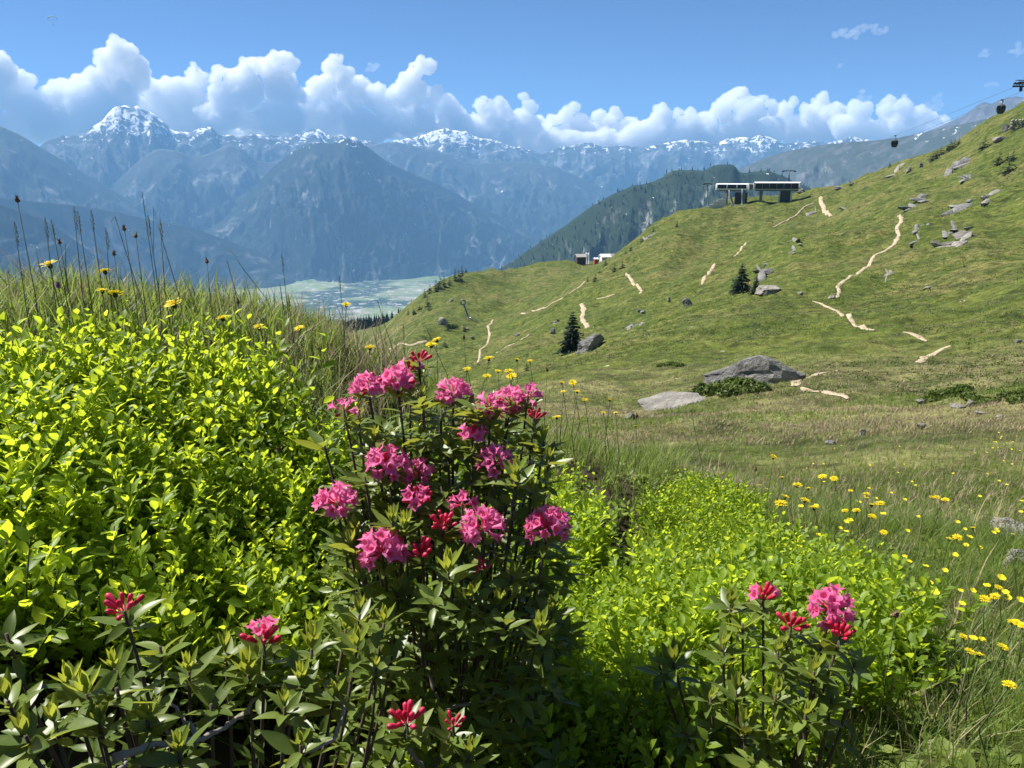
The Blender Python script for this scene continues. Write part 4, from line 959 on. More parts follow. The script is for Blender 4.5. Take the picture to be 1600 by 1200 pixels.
def truss(t, base, tip, axis, n, kind, rg, size=1.0):
    """a flower cluster: part flower_cluster with each flower as its sub-part"""
    c = MB().tube([(0, 0, -.012), (0, 0, .006)], [.0022, .0018], 6).mesh('flower_cluster', [M_STEMG])
    o = link('flower_cluster', c, t); o.matrix_local = mat4(rotm((1, .02, .01), axis), np.array(tip) - np.array(base), 1.0)
    Rm = np.array(o.matrix_local.to_3x3())
    n = int(n * (1.3 if kind == 'open' else 1.4))
    for k in range(n):
        a = k * 2.39996 + rg.uniform(-.3, .3); th = math.acos(1 - (k + .6) / n * (1.25 if kind == 'open' else .50)) + rg.uniform(-.12, .12)
        d = np.array([math.cos(a) * math.sin(th), math.sin(a) * math.sin(th), math.cos(th)])
        open_ = kind == 'open' and rg.uniform() > .10 or kind == 'mixed' and rg.uniform() > .55
        me = COR[rg.integers(4)] if open_ else BUD[rg.integers(3)]
        f = link('flower' if open_ else 'flower_bud', me, o)
        R3 = rotm(np.cross(d, [.3, .2, .9]), d); s = size * rg.uniform(.88, 1.12)
        f.matrix_local = mat4(R3, d * .0105 * size + np.array([0, 0, .003]), s * .86)
def rhodo(label, px0, py0, r0, shoots, seed, filler=0, fill_box=None, lean_scale=1.0, branches=()):
    rg = np.random.default_rng(seed); b = on(px0, py0, r0); base = np.array(b[:])
    t = thing('alpenrose_bush', label, 'shrub', b, 0, 'alpine rose bushes'); LP = []
    for (px, py, r, kind, n, size) in shoots:
        tip = np.array(at(px, py, r)[:])
        hgt = max(tip[2] - base[2], .05)
        foot = base + np.array([(tip[0] - base[0]) * rg.uniform(.1, .4), (tip[1] - base[1]) * rg.uniform(.1, .4), 0]); foot[2] = ground(foot[0], foot[1]) - .01
        mid = (foot + tip) / 2 + np.array([(tip[0] - foot[0]) * .22, (tip[1] - foot[1]) * .22, -.02]) + rg.normal(size=3) * .012
        pts = [foot * (1 - u) ** 2 + mid * 2 * u * (1 - u) + tip * u * u for u in np.linspace(0, 1, 7)]
        axis = pts[-1] - pts[-2]; axis = axis / np.linalg.norm(axis) * .6 + np.array([rg.normal() * .12, -.12 + rg.normal() * .12, .75]); axis /= np.linalg.norm(axis)
        link('stem', MB().tube([p - base for p in pts], np.linspace(.0032, .0017, 7), 6).mesh('stem', [M_WOOD]), t)
        nl = rg.integers(7, 10); a0 = rg.uniform(0, 6.28)
        u_ = np.cross(axis, [.3, .8, .1]); u_ /= np.linalg.norm(u_); v_ = np.cross(axis, u_)
        for k in range(nl):
            a = a0 + k * 2.39996; el = rg.uniform(.15, .75) if kind != 'bud' else rg.uniform(.25, .95); s = rg.uniform(.75, 1.12)
            d = (u_ * math.cos(a) + v_ * math.sin(a)) * math.cos(el) + axis * math.sin(el)
            p = tip - axis * (.003 + .003 * k * .6 + .004) - base
            LP.append((tip[1] - .25 * tip[2], rg.integers(4), rotm(d, axis + np.array([0, 0, .3]), rg.normal() * .35), p, s))
        for k in range(5 if seed == 11 else 2):      # older leaves lower on the shoot
            q_ = rg.uniform(.72, .96); c_ = foot * (1 - q_) ** 2 + mid * 2 * q_ * (1 - q_) + tip * q_ * q_; a = a0 + k * 2.1; el = rg.uniform(-.3, .4); d = (u_ * math.cos(a) + v_ * math.sin(a)) * math.cos(el) + axis * math.sin(el)
            LP.append((tip[1] + .3, rg.integers(4), rotm(d, axis + np.array([0, 0, .4]), rg.normal() * .4), c_ - base, rg.uniform(.7, 1.0)))
        if kind == 'bud' or (kind == 'leafy' and rg.uniform() < .5):
            f = link('leaf_bud', RY[rg.integers(3)], t); f.matrix_local = mat4(rotm((1, .03, 0), axis), tip - base, rg.uniform(.9, 1.35) * size)
        elif kind in ('open', 'mixed', 'red'): truss(t, base, tip, axis, n, kind, rg, size)
    LP.sort(key=lambda q: q[0]); VV = []; FF = []; n0 = 0
    for _, m_, R3, p, s in LP[:300]: f = link('leaf', RL[m_], t); f.matrix_local = mat4(R3, p, s)
    for _, m_, R3, p, s in LP[300:]: V, F = leaf(.038, .013, 5, .3, .15, .85); VV.append((V * s) @ R3.T + p); FF.append(F + n0); n0 += len(V)
    for fill_box, filler in ([(fill_box, filler)] if filler else []) + ([(((540, 870), (930, 1220), (.86, 1.02)), 130)] if seed == 11 else []):     # inner leaves too many to tell apart
        for _ in range(filler):
            px, py, r = rg.uniform(*fill_box[0]), rg.uniform(*fill_box[1]), rg.uniform(*fill_box[2])
            ex = (px - sum(fill_box[0]) / 2) / ((fill_box[0][1] - fill_box[0][0]) / 2); ey = (py - sum(fill_box[1]) / 2) / ((fill_box[1][1] - fill_box[1][0]) / 2)
            if ex * ex + ey * ey * (ey < 0) > 1: continue
            p = np.array(at(px, py, r)[:])
            if p[2] < ground(p[0], p[1]) + .02: continue
            axis = np.array([rg.normal() * .25, rg.normal() * .25, 1]); axis /= np.linalg.norm(axis); u_ = np.cross(axis, [.3, .8, .1]); u_ /= np.linalg.norm(u_); v_ = np.cross(axis, u_)
            for k in range(7):
                V, F = leaf(.036, .0125, 4, .3, .2, .85); a = k * 2.4; el = rg.uniform(.0, .7); d = (u_ * math.cos(a) + v_ * math.sin(a)) * math.cos(el) + axis * math.sin(el)
                VV.append((V * rg.uniform(.7, 1.05)) @ rotm(d, axis, rg.normal() * .3).T + p - axis * .003 * k - base); FF.append(F + n0); n0 += len(V)
    if VV: o = link('inner_foliage', mesh_np('inner_foliage', np.concatenate(VV), np.concatenate(FF), [M_RLEAF]), t); o['kind'] = 'stuff'
    for pts, ra in branches:
        P = [np.array(at(*q)[:]) - base for q in pts]; n = len(P); tt = np.linspace(0, n - 1, (n - 1) * 5 + 1)
        Q = np.stack([np.interp(tt, range(n), [p[i] for p in P]) for i in range(3)], 1); Q[1:-1] = (Q[:-2] + 2 * Q[1:-1] + Q[2:]) / 4; Q += rg.normal(size=Q.shape) * .0012
        link('branch', MB().tube([tuple(q) for q in Q], np.linspace(ra, ra * .5, len(Q)) * .62 * (1 + rg.normal(size=len(Q)) * .13), 8).mesh('branch', [M_WOODP]), t)
    return t
def dep(py, near=.92, far=1.16, y0=1000, y1=560): return near + (far - near) * min(max((y0 - py) / (y0 - y1), 0), 1.1)
MAIN = [(x, y, dep(y) + dz, k, n, s) for x, y, dz, k, n, s in [
 (576,612,0,'open',13,1.0),(622,603,.02,'open',14,1.05),(538,646,0,'open',6,.85),(655,570,.05,'red',6,.9),(708,620,0,'open',13,1.0),(640,585,.06,'mixed',5,.9),(766,641,-.02,'open',11,.95),(797,632,.04,'open',9,.95),(824,624,.03,'open',8,.9),
 (738,690,-.03,'mixed',9,1.0),(774,727,-.03,'open',12,1.05),(606,730,-.03,'open',14,1.12),(655,745,0,'open',9,.95),(653,793,-.04,'mixed',11,1.05),(692,829,-.05,'red',9,1.0),(527,790,-.03,'open',14,1.12),(722,793,-.02,'open',8,.9),(754,830,-.05,'open',15,1.2),
 (598,868,-.05,'open',16,1.22),(660,874,-.05,'red',8,1.05),(751,894,-.03,'red',5,.7),(856,828,-.04,'open',15,1.15),(790,655,.05,'mixed',5,.9),(835,660,.02,'red',5,.8),(757,667,.04,'red',4,.8),
 (585,692,0,'bud',0,1),(556,836,-.03,'bud',0,1.1),(612,816,-.05,'bud',0,1.2),(632,826,-.06,'bud',0,1.2),(806,745,-.06,'bud',0,1.35),(700,895,-.07,'bud',0,1.4),(548,855,-.04,'bud',0,1.1),(690,640,.03,'leafy',0,1),(560,655,.03,'leafy',0,1),
 (505,690,.02,'leafy',0,1),(850,690,.02,'leafy',0,1),(858,720,0,'leafy',0,1),(660,620,0,'bud',0,.9),(700,700,0,'leafy',0,1),(660,690,.03,'leafy',0,1),(830,770,-.02,'leafy',0,1),(790,790,-.01,'leafy',0,1),(570,745,-.02,'leafy',0,1),(800,900,-.03,'leafy',0,1),(690,760,-.01,'leafy',0,1),
 (620,925,-.03,'bud',0,1.1),(735,935,-.04,'bud',0,1.1),(655,945,-.03,'leafy',0,1),(780,945,-.03,'leafy',0,1),(842,985,-.04,'bud',0,1.2),(862,955,-.02,'leafy',0,1),(560,905,-.03,'leafy',0,1)]]
rhodo('large flowering alpine rose bush with pink clusters in the picture middle', 700, 1215, 1.02, MAIN, 11, 520, ((515, 890), (620, 1130), (1.06, 1.22)), 1,
      [([(655,1000,.95),(670,1060,.95),(690,1110,.93),(760,1095,.92),(800,1060,.92),(835,1010,.92)], .0042), ([(720,780,1.1),(765,700,1.12),(800,690,1.12)], .004), ([(640,1170,.86),(660,1200,.84),(680,1240,.84)], .0055)])
LEFT = [(x, y, r, k, n, s) for x, y, r, k, n, s in [
 (196,962,.80,'red',7,1.0),(412,1012,.80,'mixed',9,1.1),(636,1138,.74,'red',8,1.05),(708,1140,.76,'red',5,.7),
 (136,1085,.72,'bud',0,1.1),(110,1070,.76,'bud',0,1.1),(180,1045,.76,'bud',0,1),(155,1130,.70,'bud',0,1.1),(182,1075,.72,'leafy',0,1),(295,1050,.80,'bud',0,1),(352,1020,.82,'bud',0,1.2),(388,1055,.78,'bud',0,1.4),(230,1125,.72,'bud',0,1),(10,990,.80,'leafy',0,1),(12,1095,.72,'bud',0,1.1),(40,1150,.68,'leafy',0,1),
 (487,1015,.80,'bud',0,1.3),(558,1012,.82,'bud',0,1.5),(562,960,.86,'bud',0,1.3),(522,1090,.76,'bud',0,1),(612,1025,.84,'leafy',0,1),(445,1105,.72,'bud',0,1),(470,1065,.76,'leafy',0,1),(588,1045,.80,'leafy',0,1),(735,1180,.74,'bud',0,1),(600,975,.88,'bud',0,1.1),(540,985,.88,'leafy',0,1),(85,1130,.70,'leafy',0,1),(250,1010,.84,'leafy',0,1),(330,1100,.76,'leafy',0,1),(280,1175,.68,'leafy',0,1),(470,1165,.68,'leafy',0,1)]]
rhodo('sprawling alpine rose bush with few red flowers along the lower left edge', 330, 1330, .78, LEFT, 12, 22, ((20, 640), (1020, 1240), (.72, .92)), 1,
      [([(180,1185,.68),(240,1165,.70),(310,1158,.72),(345,1140,.73),(375,1120,.75),(400,1095,.78)], .0062), ([(310,1158,.72),(290,1125,.75),(265,1095,.78)], .0048), ([(250,1140,.74),(280,1150,.72),(312,1160,.71)], .0036), ([(460,1178,.70),(520,1160,.71),(540,1110,.74),(528,1085,.76)], .0040), ([(190,1205,.66),(196,1185,.67)], .006)])
RIGHT = [(x, y, r, k, n, s) for x, y, r, k, n, s in [
 (1192,942,1.06,'mixed',9,1.0),(1298,955,1.03,'open',15,1.15),(1235,985,1.02,'red',9,1.0),(1312,1000,1.00,'red',11,1.0),
 (1140,945,1.06,'bud',0,1.4),(1160,975,1.03,'leafy',0,1),(1052,1035,1.0,'bud',0,1.4),(1030,1040,1.02,'bud',0,1.1),(1150,1080,.97,'bud',0,1.4),(1072,1145,.94,'leafy',0,1),(1272,1050,.98,'bud',0,1.4),(1212,1085,.97,'bud',0,1.1),(1162,1132,.94,'bud',0,1.2),(1258,1118,.95,'leafy',0,1),(1335,1035,1.0,'leafy',0,1),(1180,1180,.92,'leafy',0,1),(1215,1020,1.0,'leafy',0,1),(1300,1090,.98,'leafy',0,1),(1110,1090,.97,'leafy',0,1),(1200,1150,.94,'bud',0,1.1),(1285,1000,1.02,'leafy',0,1),(1130,1010,1.0,'bud',0,1)]]
rhodo('smaller alpine rose bush with red buds in the lower right', 1200, 1240, 1.0, RIGHT, 13, 26, ((1060, 1340), (985, 1240), (.98, 1.12)))

# ---- bilberry
def bil_sprig(seed, h=.2, n=15):
    rg = np.random.default_rng(seed); out = []; az = rg.uniform(0, 6.28); lean = rg.uniform(.05, .35); la = rg.uniform(0, 6.28)
    st = [np.array([math.cos(la) * lean * h * u * u, math.sin(la) * lean * h * u * u, h * u]) for u in np.linspace(0, 1, 5)]
    leaves = []
    for k in range(n):
        u = .25 + .75 * (k + .5) / n; p = np.array([math.cos(la) * lean * h * u * u, math.sin(la) * lean * h * u * u, h * u]); a = az + k * 2.6 + rg.normal() * .4
        off = rg.uniform(.0, .03) * (1.1 - u); d2 = np.array([math.cos(a), math.sin(a), 0]); p = p + d2 * off + np.array([0, 0, off * .5])
        el = rg.uniform(.30, 1.20) + .15 * (u > .85); d = np.array([math.cos(a) * math.cos(el), math.sin(a) * math.cos(el), math.sin(el)])
        L = rg.uniform(.0165, .0285) * (1.12 - .25 * u); leaves.append((p, rotm(d, (-d[0] * .3, -d[1] * .3, 1), rg.normal() * .5), L))
    return st, leaves
BLV = np.array([(0, 0, 0), (-.24, .28, .06), (0, .30, -.02), (.24, .28, .06), (-.26, .62, .02), (0, .66, -.08), (.26, .62, .02), (0, 1.0, -.17)])
BLF = np.array([[0, 2, 1], [0, 3, 2], [1, 2, 5], [1, 5, 4], [2, 3, 6], [2, 6, 5], [4, 5, 7], [5, 6, 7]])
SPR = [bil_sprig(s, *hn) for s, hn in zip(range(12), [(.19, 20), (.17, 18), (.20, 22), (.15, 17), (.18, 19), (.20, 21), (.17, 18), (.15, 17), (.19, 20), (.18, 21), (.14, 16), (.20, 22)])]
def sprig_arrays(st, leaves):
    V = []; F = []; n0 = 0; T = []
    for i, (p, Rm, L) in enumerate(leaves):
        V.append((BLV * L) @ Rm.T + p); F.append(BLF + n0); n0 += len(BLV); T.append(np.full(len(BLV), (i * .618) % 1))
    mb = MB().tube([tuple(s) for s in st], [.0016, .0014, .0013, .0011, .0008], 3, cap=False); sv_ = np.concatenate(mb.v); V.append(sv_); q_ = np.concatenate(mb.q) + n0; F.append(np.concatenate([q_[:, [0, 1, 2]], q_[:, [0, 2, 3]]])); T.append(np.full(len(sv_), .3))
    return np.concatenate(V), np.concatenate(F), np.concatenate(T)
SPA = [sprig_arrays(*s) for s in SPR]
def scatter(name, A, P, yaw, sc, tilt, mat, seed, kind='stuff', tint=None):
    rg = np.random.default_rng(seed); V = []; F = []; T = []; n0 = 0; idx = rg.integers(0, len(A), len(P))
    for i in range(len(P)):
        v, f, t = A[idx[i]]; c, s = math.cos(yaw[i]), math.sin(yaw[i])
        w = v * sc[i]; w = np.stack([w[:, 0] * c - w[:, 1] * s + w[:, 2] * tilt[i][0], w[:, 0] * s + w[:, 1] * c + w[:, 2] * tilt[i][1], w[:, 2]], 1) + P[i]
        V.append(w); F.append(f + n0); n0 += len(v); T.append(np.clip(t * .6 + (tint[i] if tint is not None else rg.uniform(0, .4)), 0, 1))
    return link(name, mesh_np(name, np.concatenate(V), np.concatenate(F), [mat], attrs={'tint': np.concatenate(T)}), kind=kind)
def cand(n, seed, r0, r1, a0, a1, h):
    rg = np.random.default_rng(seed); r = np.sqrt(rg.uniform(r0 * r0, r1 * r1, n)); a = rg.uniform(R(a0), R(a1), n)
    P = np.stack([r * np.sin(a), r * np.cos(a), np.zeros(n)], 1); P[:, 2] = ground(P[:, 0], P[:, 1]); px, py = project(P + np.array([0, 0, h])); return P, px, py, r, rg
BL_LEFT = [(-400, 545), (60, 520), (250, 505), (330, 500), (400, 560), (470, 610), (510, 680), (540, 800), (560, 1000), (600, 1500), (-400, 1500)]
BL_RIGHT = [(845, 700), (930, 715), (955, 800), (990, 760), (1060, 705), (1130, 715), (1200, 770), (1280, 830), (1370, 860), (1420, 920), (1470, 975), (1400, 1020), (1330, 1010), (1290, 1130), (1260, 1500), (800, 1500), (840, 900)]
BL_MID = [(480, 650), (860, 700), (850, 1500), (500, 1500)]
P, px, py, r, rg = cand(30000, 31, .55, 2.7, -55, 40, .16)
inL = inpoly(px, py, BL_LEFT); inR = inpoly(px, py, BL_RIGHT); inM = inpoly(px, py, BL_MID) & ~inL & ~inR
dens = np.where(inL, .50, 0) + np.where(inR, .52, 0) + np.where(inM, .30, 0)
pn = fbm(P[:, 0] * 2.6, P[:, 1] * 2.6, 0, 3, 90); keep = (rg.uniform(0, 1, len(P)) < dens * np.clip(1 + pn * np.where(px > 840, 2.2, .8), .15, 2)) & (r > np.where(px < 640, 1.06, .70)) & ~((px > 940) & (px < 1000) & (py > 720) & (py < 830))
P, px, py, r = P[keep], px[keep], py[keep], r[keep]; print('bilberry sprigs', len(P))
sc_ = rg.uniform(.75, 1.2, len(P)) * np.where(px > 840, .78, 1.0) * (1 - .35 * ss(r, 1.6, 2.5)) * (1 + np.where(px > 840, .55, .25) * fbm(P[:, 0] * 2.2, P[:, 1] * 2.2, 0, 3, 92)) * np.where(inpoly(px, py, BL_MID), .8, 1); yw = rg.uniform(0, 6.28, len(P)); tl = rg.normal(size=(len(P), 2)) * .18
tn = np.clip(np.where(px > 840, .08, .20) + .35 * fbm(P[:, 0] * 3, P[:, 1] * 3, 0, 3, 91) + rg.normal(size=len(P)) * .1, 0, .7)
# the sprigs that show largest are plants of their own
front = np.argsort(r + np.where((px > -40) & (px < 560) & (py > 560) & (py < 1150), 0, 5) + rg.uniform(0, .5, len(P)))[:56]
mask = np.ones(len(P), bool); mask[front] = False
FARB = [sprig_arrays(*bil_sprig(s + 40, h_, 12)) for s, h_ in zip(range(8), (.19, .17, .2, .15, .18, .2, .16, .19))]
near_ = mask & (r < 1.75); far_ = mask & (r >= 1.75)
scatter('bilberry_cover', SPA, P[near_], yw[near_], sc_[near_], tl[near_], M_BIL, 32, tint=tn[near_]); scatter('bilberry_cover', FARB, P[far_], yw[far_], sc_[far_] * 1.08, tl[far_], M_BIL, 33, tint=tn[far_])
BLM = mesh_np('leaf', BLV, BLF, [M_BILO])
SPM = [MB().tube([tuple(s) for s in st], [.0016, .0014, .0013, .0011, .0008], 5).mesh('stem', [M_STEMG]) for st, _ in SPR]
_t = ['', 'twenty', 'thirty', 'forty', 'fifty']
def numw(n): return ORD[n] if n < 19 else (_t[(n + 1) // 10 - 1] + ('-' + ORD[(n + 1) % 10 - 1] if (n + 1) % 10 else 'th')).replace('tyth', 'tieth')
NUM = [numw(n) for n in range(58)]; rank = {i: k for k, i in enumerate(sorted(front, key=lambda i: px[i]))}
for i in front:
    k = i % 12; t = link('bilberry_sprig', None, None, P[i], (tl[i][1] * -1, tl[i][0], yw[i]), 'yellow-green bilberry sprig at the front of the left bank, %s from the left' % NUM[rank[i]], 'plant', 'bilberry sprigs at the front of the left bank'); t.scale = (sc_[i] * 1.1,) * 3
    link('stem', SPM[k], t)
    for (p, Rm, L) in SPR[k][1]: f = link('leaf', BLM, t); f.matrix_local = mat4(Rm, p, L * 1.12)

# ---- grass
def blade(seed, h=1.0, w=.02, seg=3, bend=.5):
    rg = np.random.default_rng(seed); a = rg.uniform(0, 6.28); d = np.array([math.cos(a), math.sin(a), 0]); q = np.array([-d[1], d[0], 0]); V = []
    for i in range(seg):
        u = i / seg; c = d * bend * u * u * h + np.array([0, 0, h * u * (1 - .25 * bend * u)]); ww = w * (1 - u * .55) / 2; V += [c - q * ww, c + q * ww]
    V.append(d * bend * h + np.array([0, 0, h * (1 - .25 * bend)])); n = len(V) - 1
    F = [[2 * i, 2 * i + 1, 2 * i + 3, 2 * i + 2] for i in range(seg - 1)]
    F3 = [[a_, b_, c_] for q4 in F for a_, b_, c_ in ((q4[0], q4[1], q4[2]), (q4[0], q4[2], q4[3]))] + [[2 * seg - 2, 2 * seg - 1, n]]
    return np.array(V), np.array(F3)
def tuft(seed, nb, w, hs=(.5, 1.1), spread=.12, seg=3):
    rg = np.random.default_rng(seed); V = []; F = []; T = []; n0 = 0
    for k in range(nb):
        v, f = blade(seed * 50 + k, rg.uniform(*hs), w * rg.uniform(.6, 1.3), seg, rg.uniform(.1, .9)); v = v + np.array([rg.normal() * spread, rg.normal() * spread, -.03]); V.append(v); F.append(f + n0); n0 += len(v); T.append(np.full(len(v), rg.uniform(0, 1)))
    return np.concatenate(V), np.concatenate(F), np.concatenate(T)
TUF = [tuft(s, 7, .022) for s in range(10)]; TUFF = [tuft(s + 30, 5, .05, seg=2) for s in range(8)]
def grass(name, A, n, seed, r0, r1, a0, a1, hmin, hmax, mat, cond=None, logr=False, tintf=None, hmul=None):
    rg = np.random.default_rng(seed); r = np.exp(rg.uniform(math.log(r0), math.log(r1), n)) if logr else np.sqrt(rg.uniform(r0 * r0, r1 * r1, n)); a = rg.uniform(R(a0), R(a1), n)
    P = np.stack([r * np.sin(a), r * np.cos(a), np.zeros(n)], 1); P[:, 2] = ground(P[:, 0], P[:, 1]); px, py = project(P + np.array([0, 0, .08]))
    k = (px > -300) & (px < 2150) & (py < 1500)
    if cond is not None: k &= cond(P, px, py, r, rg)
    P, px, py, r = P[k], px[k], py[k], r[k]; m = len(P)
    if m == 0: return
    h = rg.uniform(hmin, hmax, m)
    if hmul is not None: h = h * hmul(P, px, py, r)
    return scatter(name, A, P, rg.uniform(0, 6.28, m), h, rg.normal(size=(m, 2)) * .15, mat, seed + 1, tint=np.clip(.2 + .3 * fbm(P[:, 0] * .9, P[:, 1] * .9, 0, 3, 95) + rg.normal(size=m) * .1, 0, .6))
def notbil(P, px, py, r, rg):
    inb = inpoly(px, py, BL_LEFT) | inpoly(px, py, BL_RIGHT) | inpoly(px, py, BL_MID)
    return ~inb | (rg.uniform(0, 1, len(px)) < .12)
grass('grass', TUF, 7600, 41, .8, 3.6, -50, 56, .07, .15, M_GRASS, notbil, hmul=lambda P, px, py, r: np.where(px < 520, 1.3, .8))
TUN = [tuft(s + 90, 9, .018, (.5, 1.1), .16, 2) for s in range(10)]
grass('grass', TUN, 10500, 59, 1.0, 3.6, 6, 58, .05, .12, M_GRASS, lambda P, px, py, r, rg: notbil(P, px, py, r, rg) & (px > 1000) & (fbm(P[:, 0] * 5, P[:, 1] * 5, 0, 3, 111) > -.22), hmul=lambda P, px, py, r: np.clip(1 + 1.6 * fbm(P[:, 0] * 3, P[:, 1] * 3, 0, 3, 112), .35, 1.9))
grass('dry_grass', TUN, 1500, 63, 1.0, 3.6, 6, 58, .05, .12, M_STRAW, lambda P, px, py, r, rg: notbil(P, px, py, r, rg) & (px > 1000) & (fbm(P[:, 0] * 3.5, P[:, 1] * 3.5, 0, 3, 113) > .0))
def rosette(seed):
    rg = np.random.default_rng(seed); V = []; F = []; T = []; n0 = 0
    for k in range(6):
        a = k * 1.05 + rg.normal() * .2; el = rg.uniform(.1, .9); d = np.array([math.cos(a) * math.cos(el), math.sin(a) * math.cos(el), math.sin(el)]); V.append((BLV * rg.uniform(.5, 1.0)) @ rotm(d, (0, 0, 1), rg.normal() * .3).T); F.append(BLF + n0); n0 += len(BLV); T.append(np.full(len(BLV), rg.uniform(0, 1)))
    return np.concatenate(V), np.concatenate(F), np.concatenate(T)
grass('meadow_herbs', [rosette(s) for s in range(6)], 2600, 65, 1.0, 4.2, 4, 58, .02, .045, M_GRASS, lambda P, px, py, r, rg: notbil(P, px, py, r, rg) & (px > 950))
grass('dry_grass', TUF, 5600, 43, 1.2, 3.8, -50, 56, .08, .19, M_STRAW, lambda P, px, py, r, rg: notbil(P, px, py, r, rg) & (rg.uniform(0, 1, len(px)) < .06 + .22 * ss(fbm(P[:, 0] * 1.5, P[:, 1] * 1.5, 0, 3, 97), 0, .4)))
grass('grass', TUFF, 24000, 45, 3.4, 14, -12, 48, .04, .09, M_GRASS, lambda P, px, py, r, rg: rg.uniform(0, 1, len(px)) < .55, True)
grass('dry_grass', TUFF, 26000, 47, 3.4, 16, -12, 48, .04, .10, M_STRAW, lambda P, px, py, r, rg: rg.uniform(0, 1, len(px)) < .34 + .5 * ss(fbm(P[:, 0] * .35, P[:, 1] * .35, 0, 4, 98), 0, .45), True)
grass('dry_grass', TUF, 260, 53, 2.0, 3.3, -42, -8, .10, .24, M_STRAW, lambda P, px, py, r, rg: notbil(P, px, py, r, rg))
TUM = [tuft(s + 60, 4, .16, seg=1) for s in range(8)]
grass('grass', TUM, 34000, 49, 13, 75, -4, 42, .06, .14, M_GRASS, lambda P, px, py, r, rg: fbm(P[:, 0] * .16, P[:, 1] * .16, 0, 4, 99) > .0, True, hmul=lambda P, px, py, r: (r / 22) ** .45)
grass('dry_grass', TUM, 34000, 51, 11, 75, -4, 42, .05, .13, M_STRAW, lambda P, px, py, r, rg: fbm(P[:, 0] * .16, P[:, 1] * .16, 0, 4, 99) < .10 + .12 * rg.normal(size=len(px)), True, hmul=lambda P, px, py, r: (r / 22) ** .45)

grass('grass', TUM, 30000, 55, 70, 260, -6, 34, .16, .42, M_GRASS, lambda P, px, py, r, rg: fbm(P[:, 0] * .07, P[:, 1] * .07, 0, 4, 101) > -.05, True, hmul=lambda P, px, py, r: (r / 110) ** .6)
grass('dry_grass', TUM, 16000, 57, 70, 260, -6, 34, .14, .34, M_STRAW, lambda P, px, py, r, rg: fbm(P[:, 0] * .07, P[:, 1] * .07, 0, 4, 101) < -.08, True, hmul=lambda P, px, py, r: (r / 110) ** .6)
# ---- yellow flowers
def head_mesh(seed, tiltp=.25):
    rg = np.random.default_rng(seed); mb = MB()
    for ring, (n, L, w, el) in enumerate([(17, .50, .085, .10), (13, .40, .080, .35), (9, .24, .07, .8)]):
        for k in range(n):
            a = 2 * PI * (k + ring * .5) / n + rg.normal() * .05; e = el + rg.normal() * .10; d = np.array([math.cos(a) * math.cos(e), math.sin(a) * math.cos(e), math.sin(e)]); q = np.array([-math.sin(a), math.cos(a), 0]); l = L * rg.uniform(.9, 1.08)
            b = d * .05; m_ = d * l * .75 + np.array([0, 0, .02]); e_ = d * l
            mb.add([b - q * w * .3, b + q * w * .3, m_ - q * w * .6, m_ + q * w * .6, e_ - q * w * .5, e_ + q * w * .5], [[0, 1, 3, 2], [2, 3, 5, 4]], 0 if ring < 2 else 1)
    return mb.mesh('flower_head', [M_YEL, M_YELC], False)
HEADS = [head_mesh(s) for s in range(3)]
_c = MB().tube([(0, 0, -.26), (0, 0, -.20), (0, 0, -.08), (0, 0, .03)], [.05, .13, .15, .16], 9); CUP = _c.mesh('bracts', [M_CUP])
def hawkbit(px, py, wpx, label, group, hgt=None):
    p = None
    for h in (hgt or .22, .28, .34, .40, .46, .52):
        p = p or hit(px, py, h, .75, 4.4)
    p = p or hit(px, py, .2, .75, 40)
    if p is None: return
    r = math.hypot(p.x, p.y); top = at(px, py, r); dia = float(np.clip(wpx * r / FPX, .016, .042))
    t = thing('hawkbit', label, 'flower', p, 0, group); k = random.random()
    d = top - p; bx, by = random.uniform(-.03, .03), random.uniform(-.02, .02); b = d.length
    link('stem', MB().tube([(-bx * .5, -by * .5, -.01), (bx, by, d.z * .5), (0, 0, d.z - dia * .1)], [.0013, .0012, .0011], 5).mesh('stem', [M_STEMG]), t)
    R3 = np.array(Euler((random.uniform(-.1, .45), random.uniform(-.25, .25), random.uniform(0, 6))).to_matrix())
    hd = link('flower_head', HEADS[int(k * 3)], t); hd.matrix_local = mat4(R3, (0, 0, d.z), dia)
    br = link('bracts', CUP, hd)
FL = {
 'yellow flower on the grassy crest at the left': [(77,413,23),(164,424,18),(160,454,17),(180,459,23),(271,475,30),(348,497,21),(405,511,19),(468,513,17),(541,476,16),(578,543,18)],
 'yellow flower behind the large pink bush': [(674,539,24),(682,531,18),(730,577,15),(761,588,15),(764,560,18),(778,580,12),(795,580,16),(800,588,18),(808,562,13),(828,564,10),(870,652,16),(878,598,12),(880,612,9),(895,598,14),(902,612,12),(914,625,12),(943,645,9),(953,625,10),(962,645,9),(990,690,8),(993,666,8)],
 'yellow flower at the back edge of the right bilberry patch': [(1209,714,13),(1220,787,21),(1222,746,9),(1227,776,14),(1246,758,16),(1258,782,16),(1263,763,9),(1272,793,17),(1285,745,14),(1303,748,13),(1320,798,11),(1329,767,8),(1338,798,14),(1354,772,10),(1362,789,14),(1363,807,13),(1375,787,15),(1381,832,12)],
 'yellow flower in the meadow grass at the right': [(1456,777,9),(1464,777,9),(1477,781,12),(1483,842,10),(1496,840,15),(1505,995,12),(1515,1018,9),(1520,825,10),(1530,1023,14),(1538,936,17),(1554,932,14),(1560,918,12),(1567,1011,10),(1577,1070,10),(1582,972,13),(1590,974,14),(1598,978,14)]}
for lab, L in FL.items():
    for i, (x, y, w) in enumerate(sorted(L)):
        hawkbit(x, y, w, '%s, %s from the left' % (lab, ORD[i]), 'yellow hawkbits', .24 if y < 600 else .16)
rg = np.random.default_rng(61); BT = []
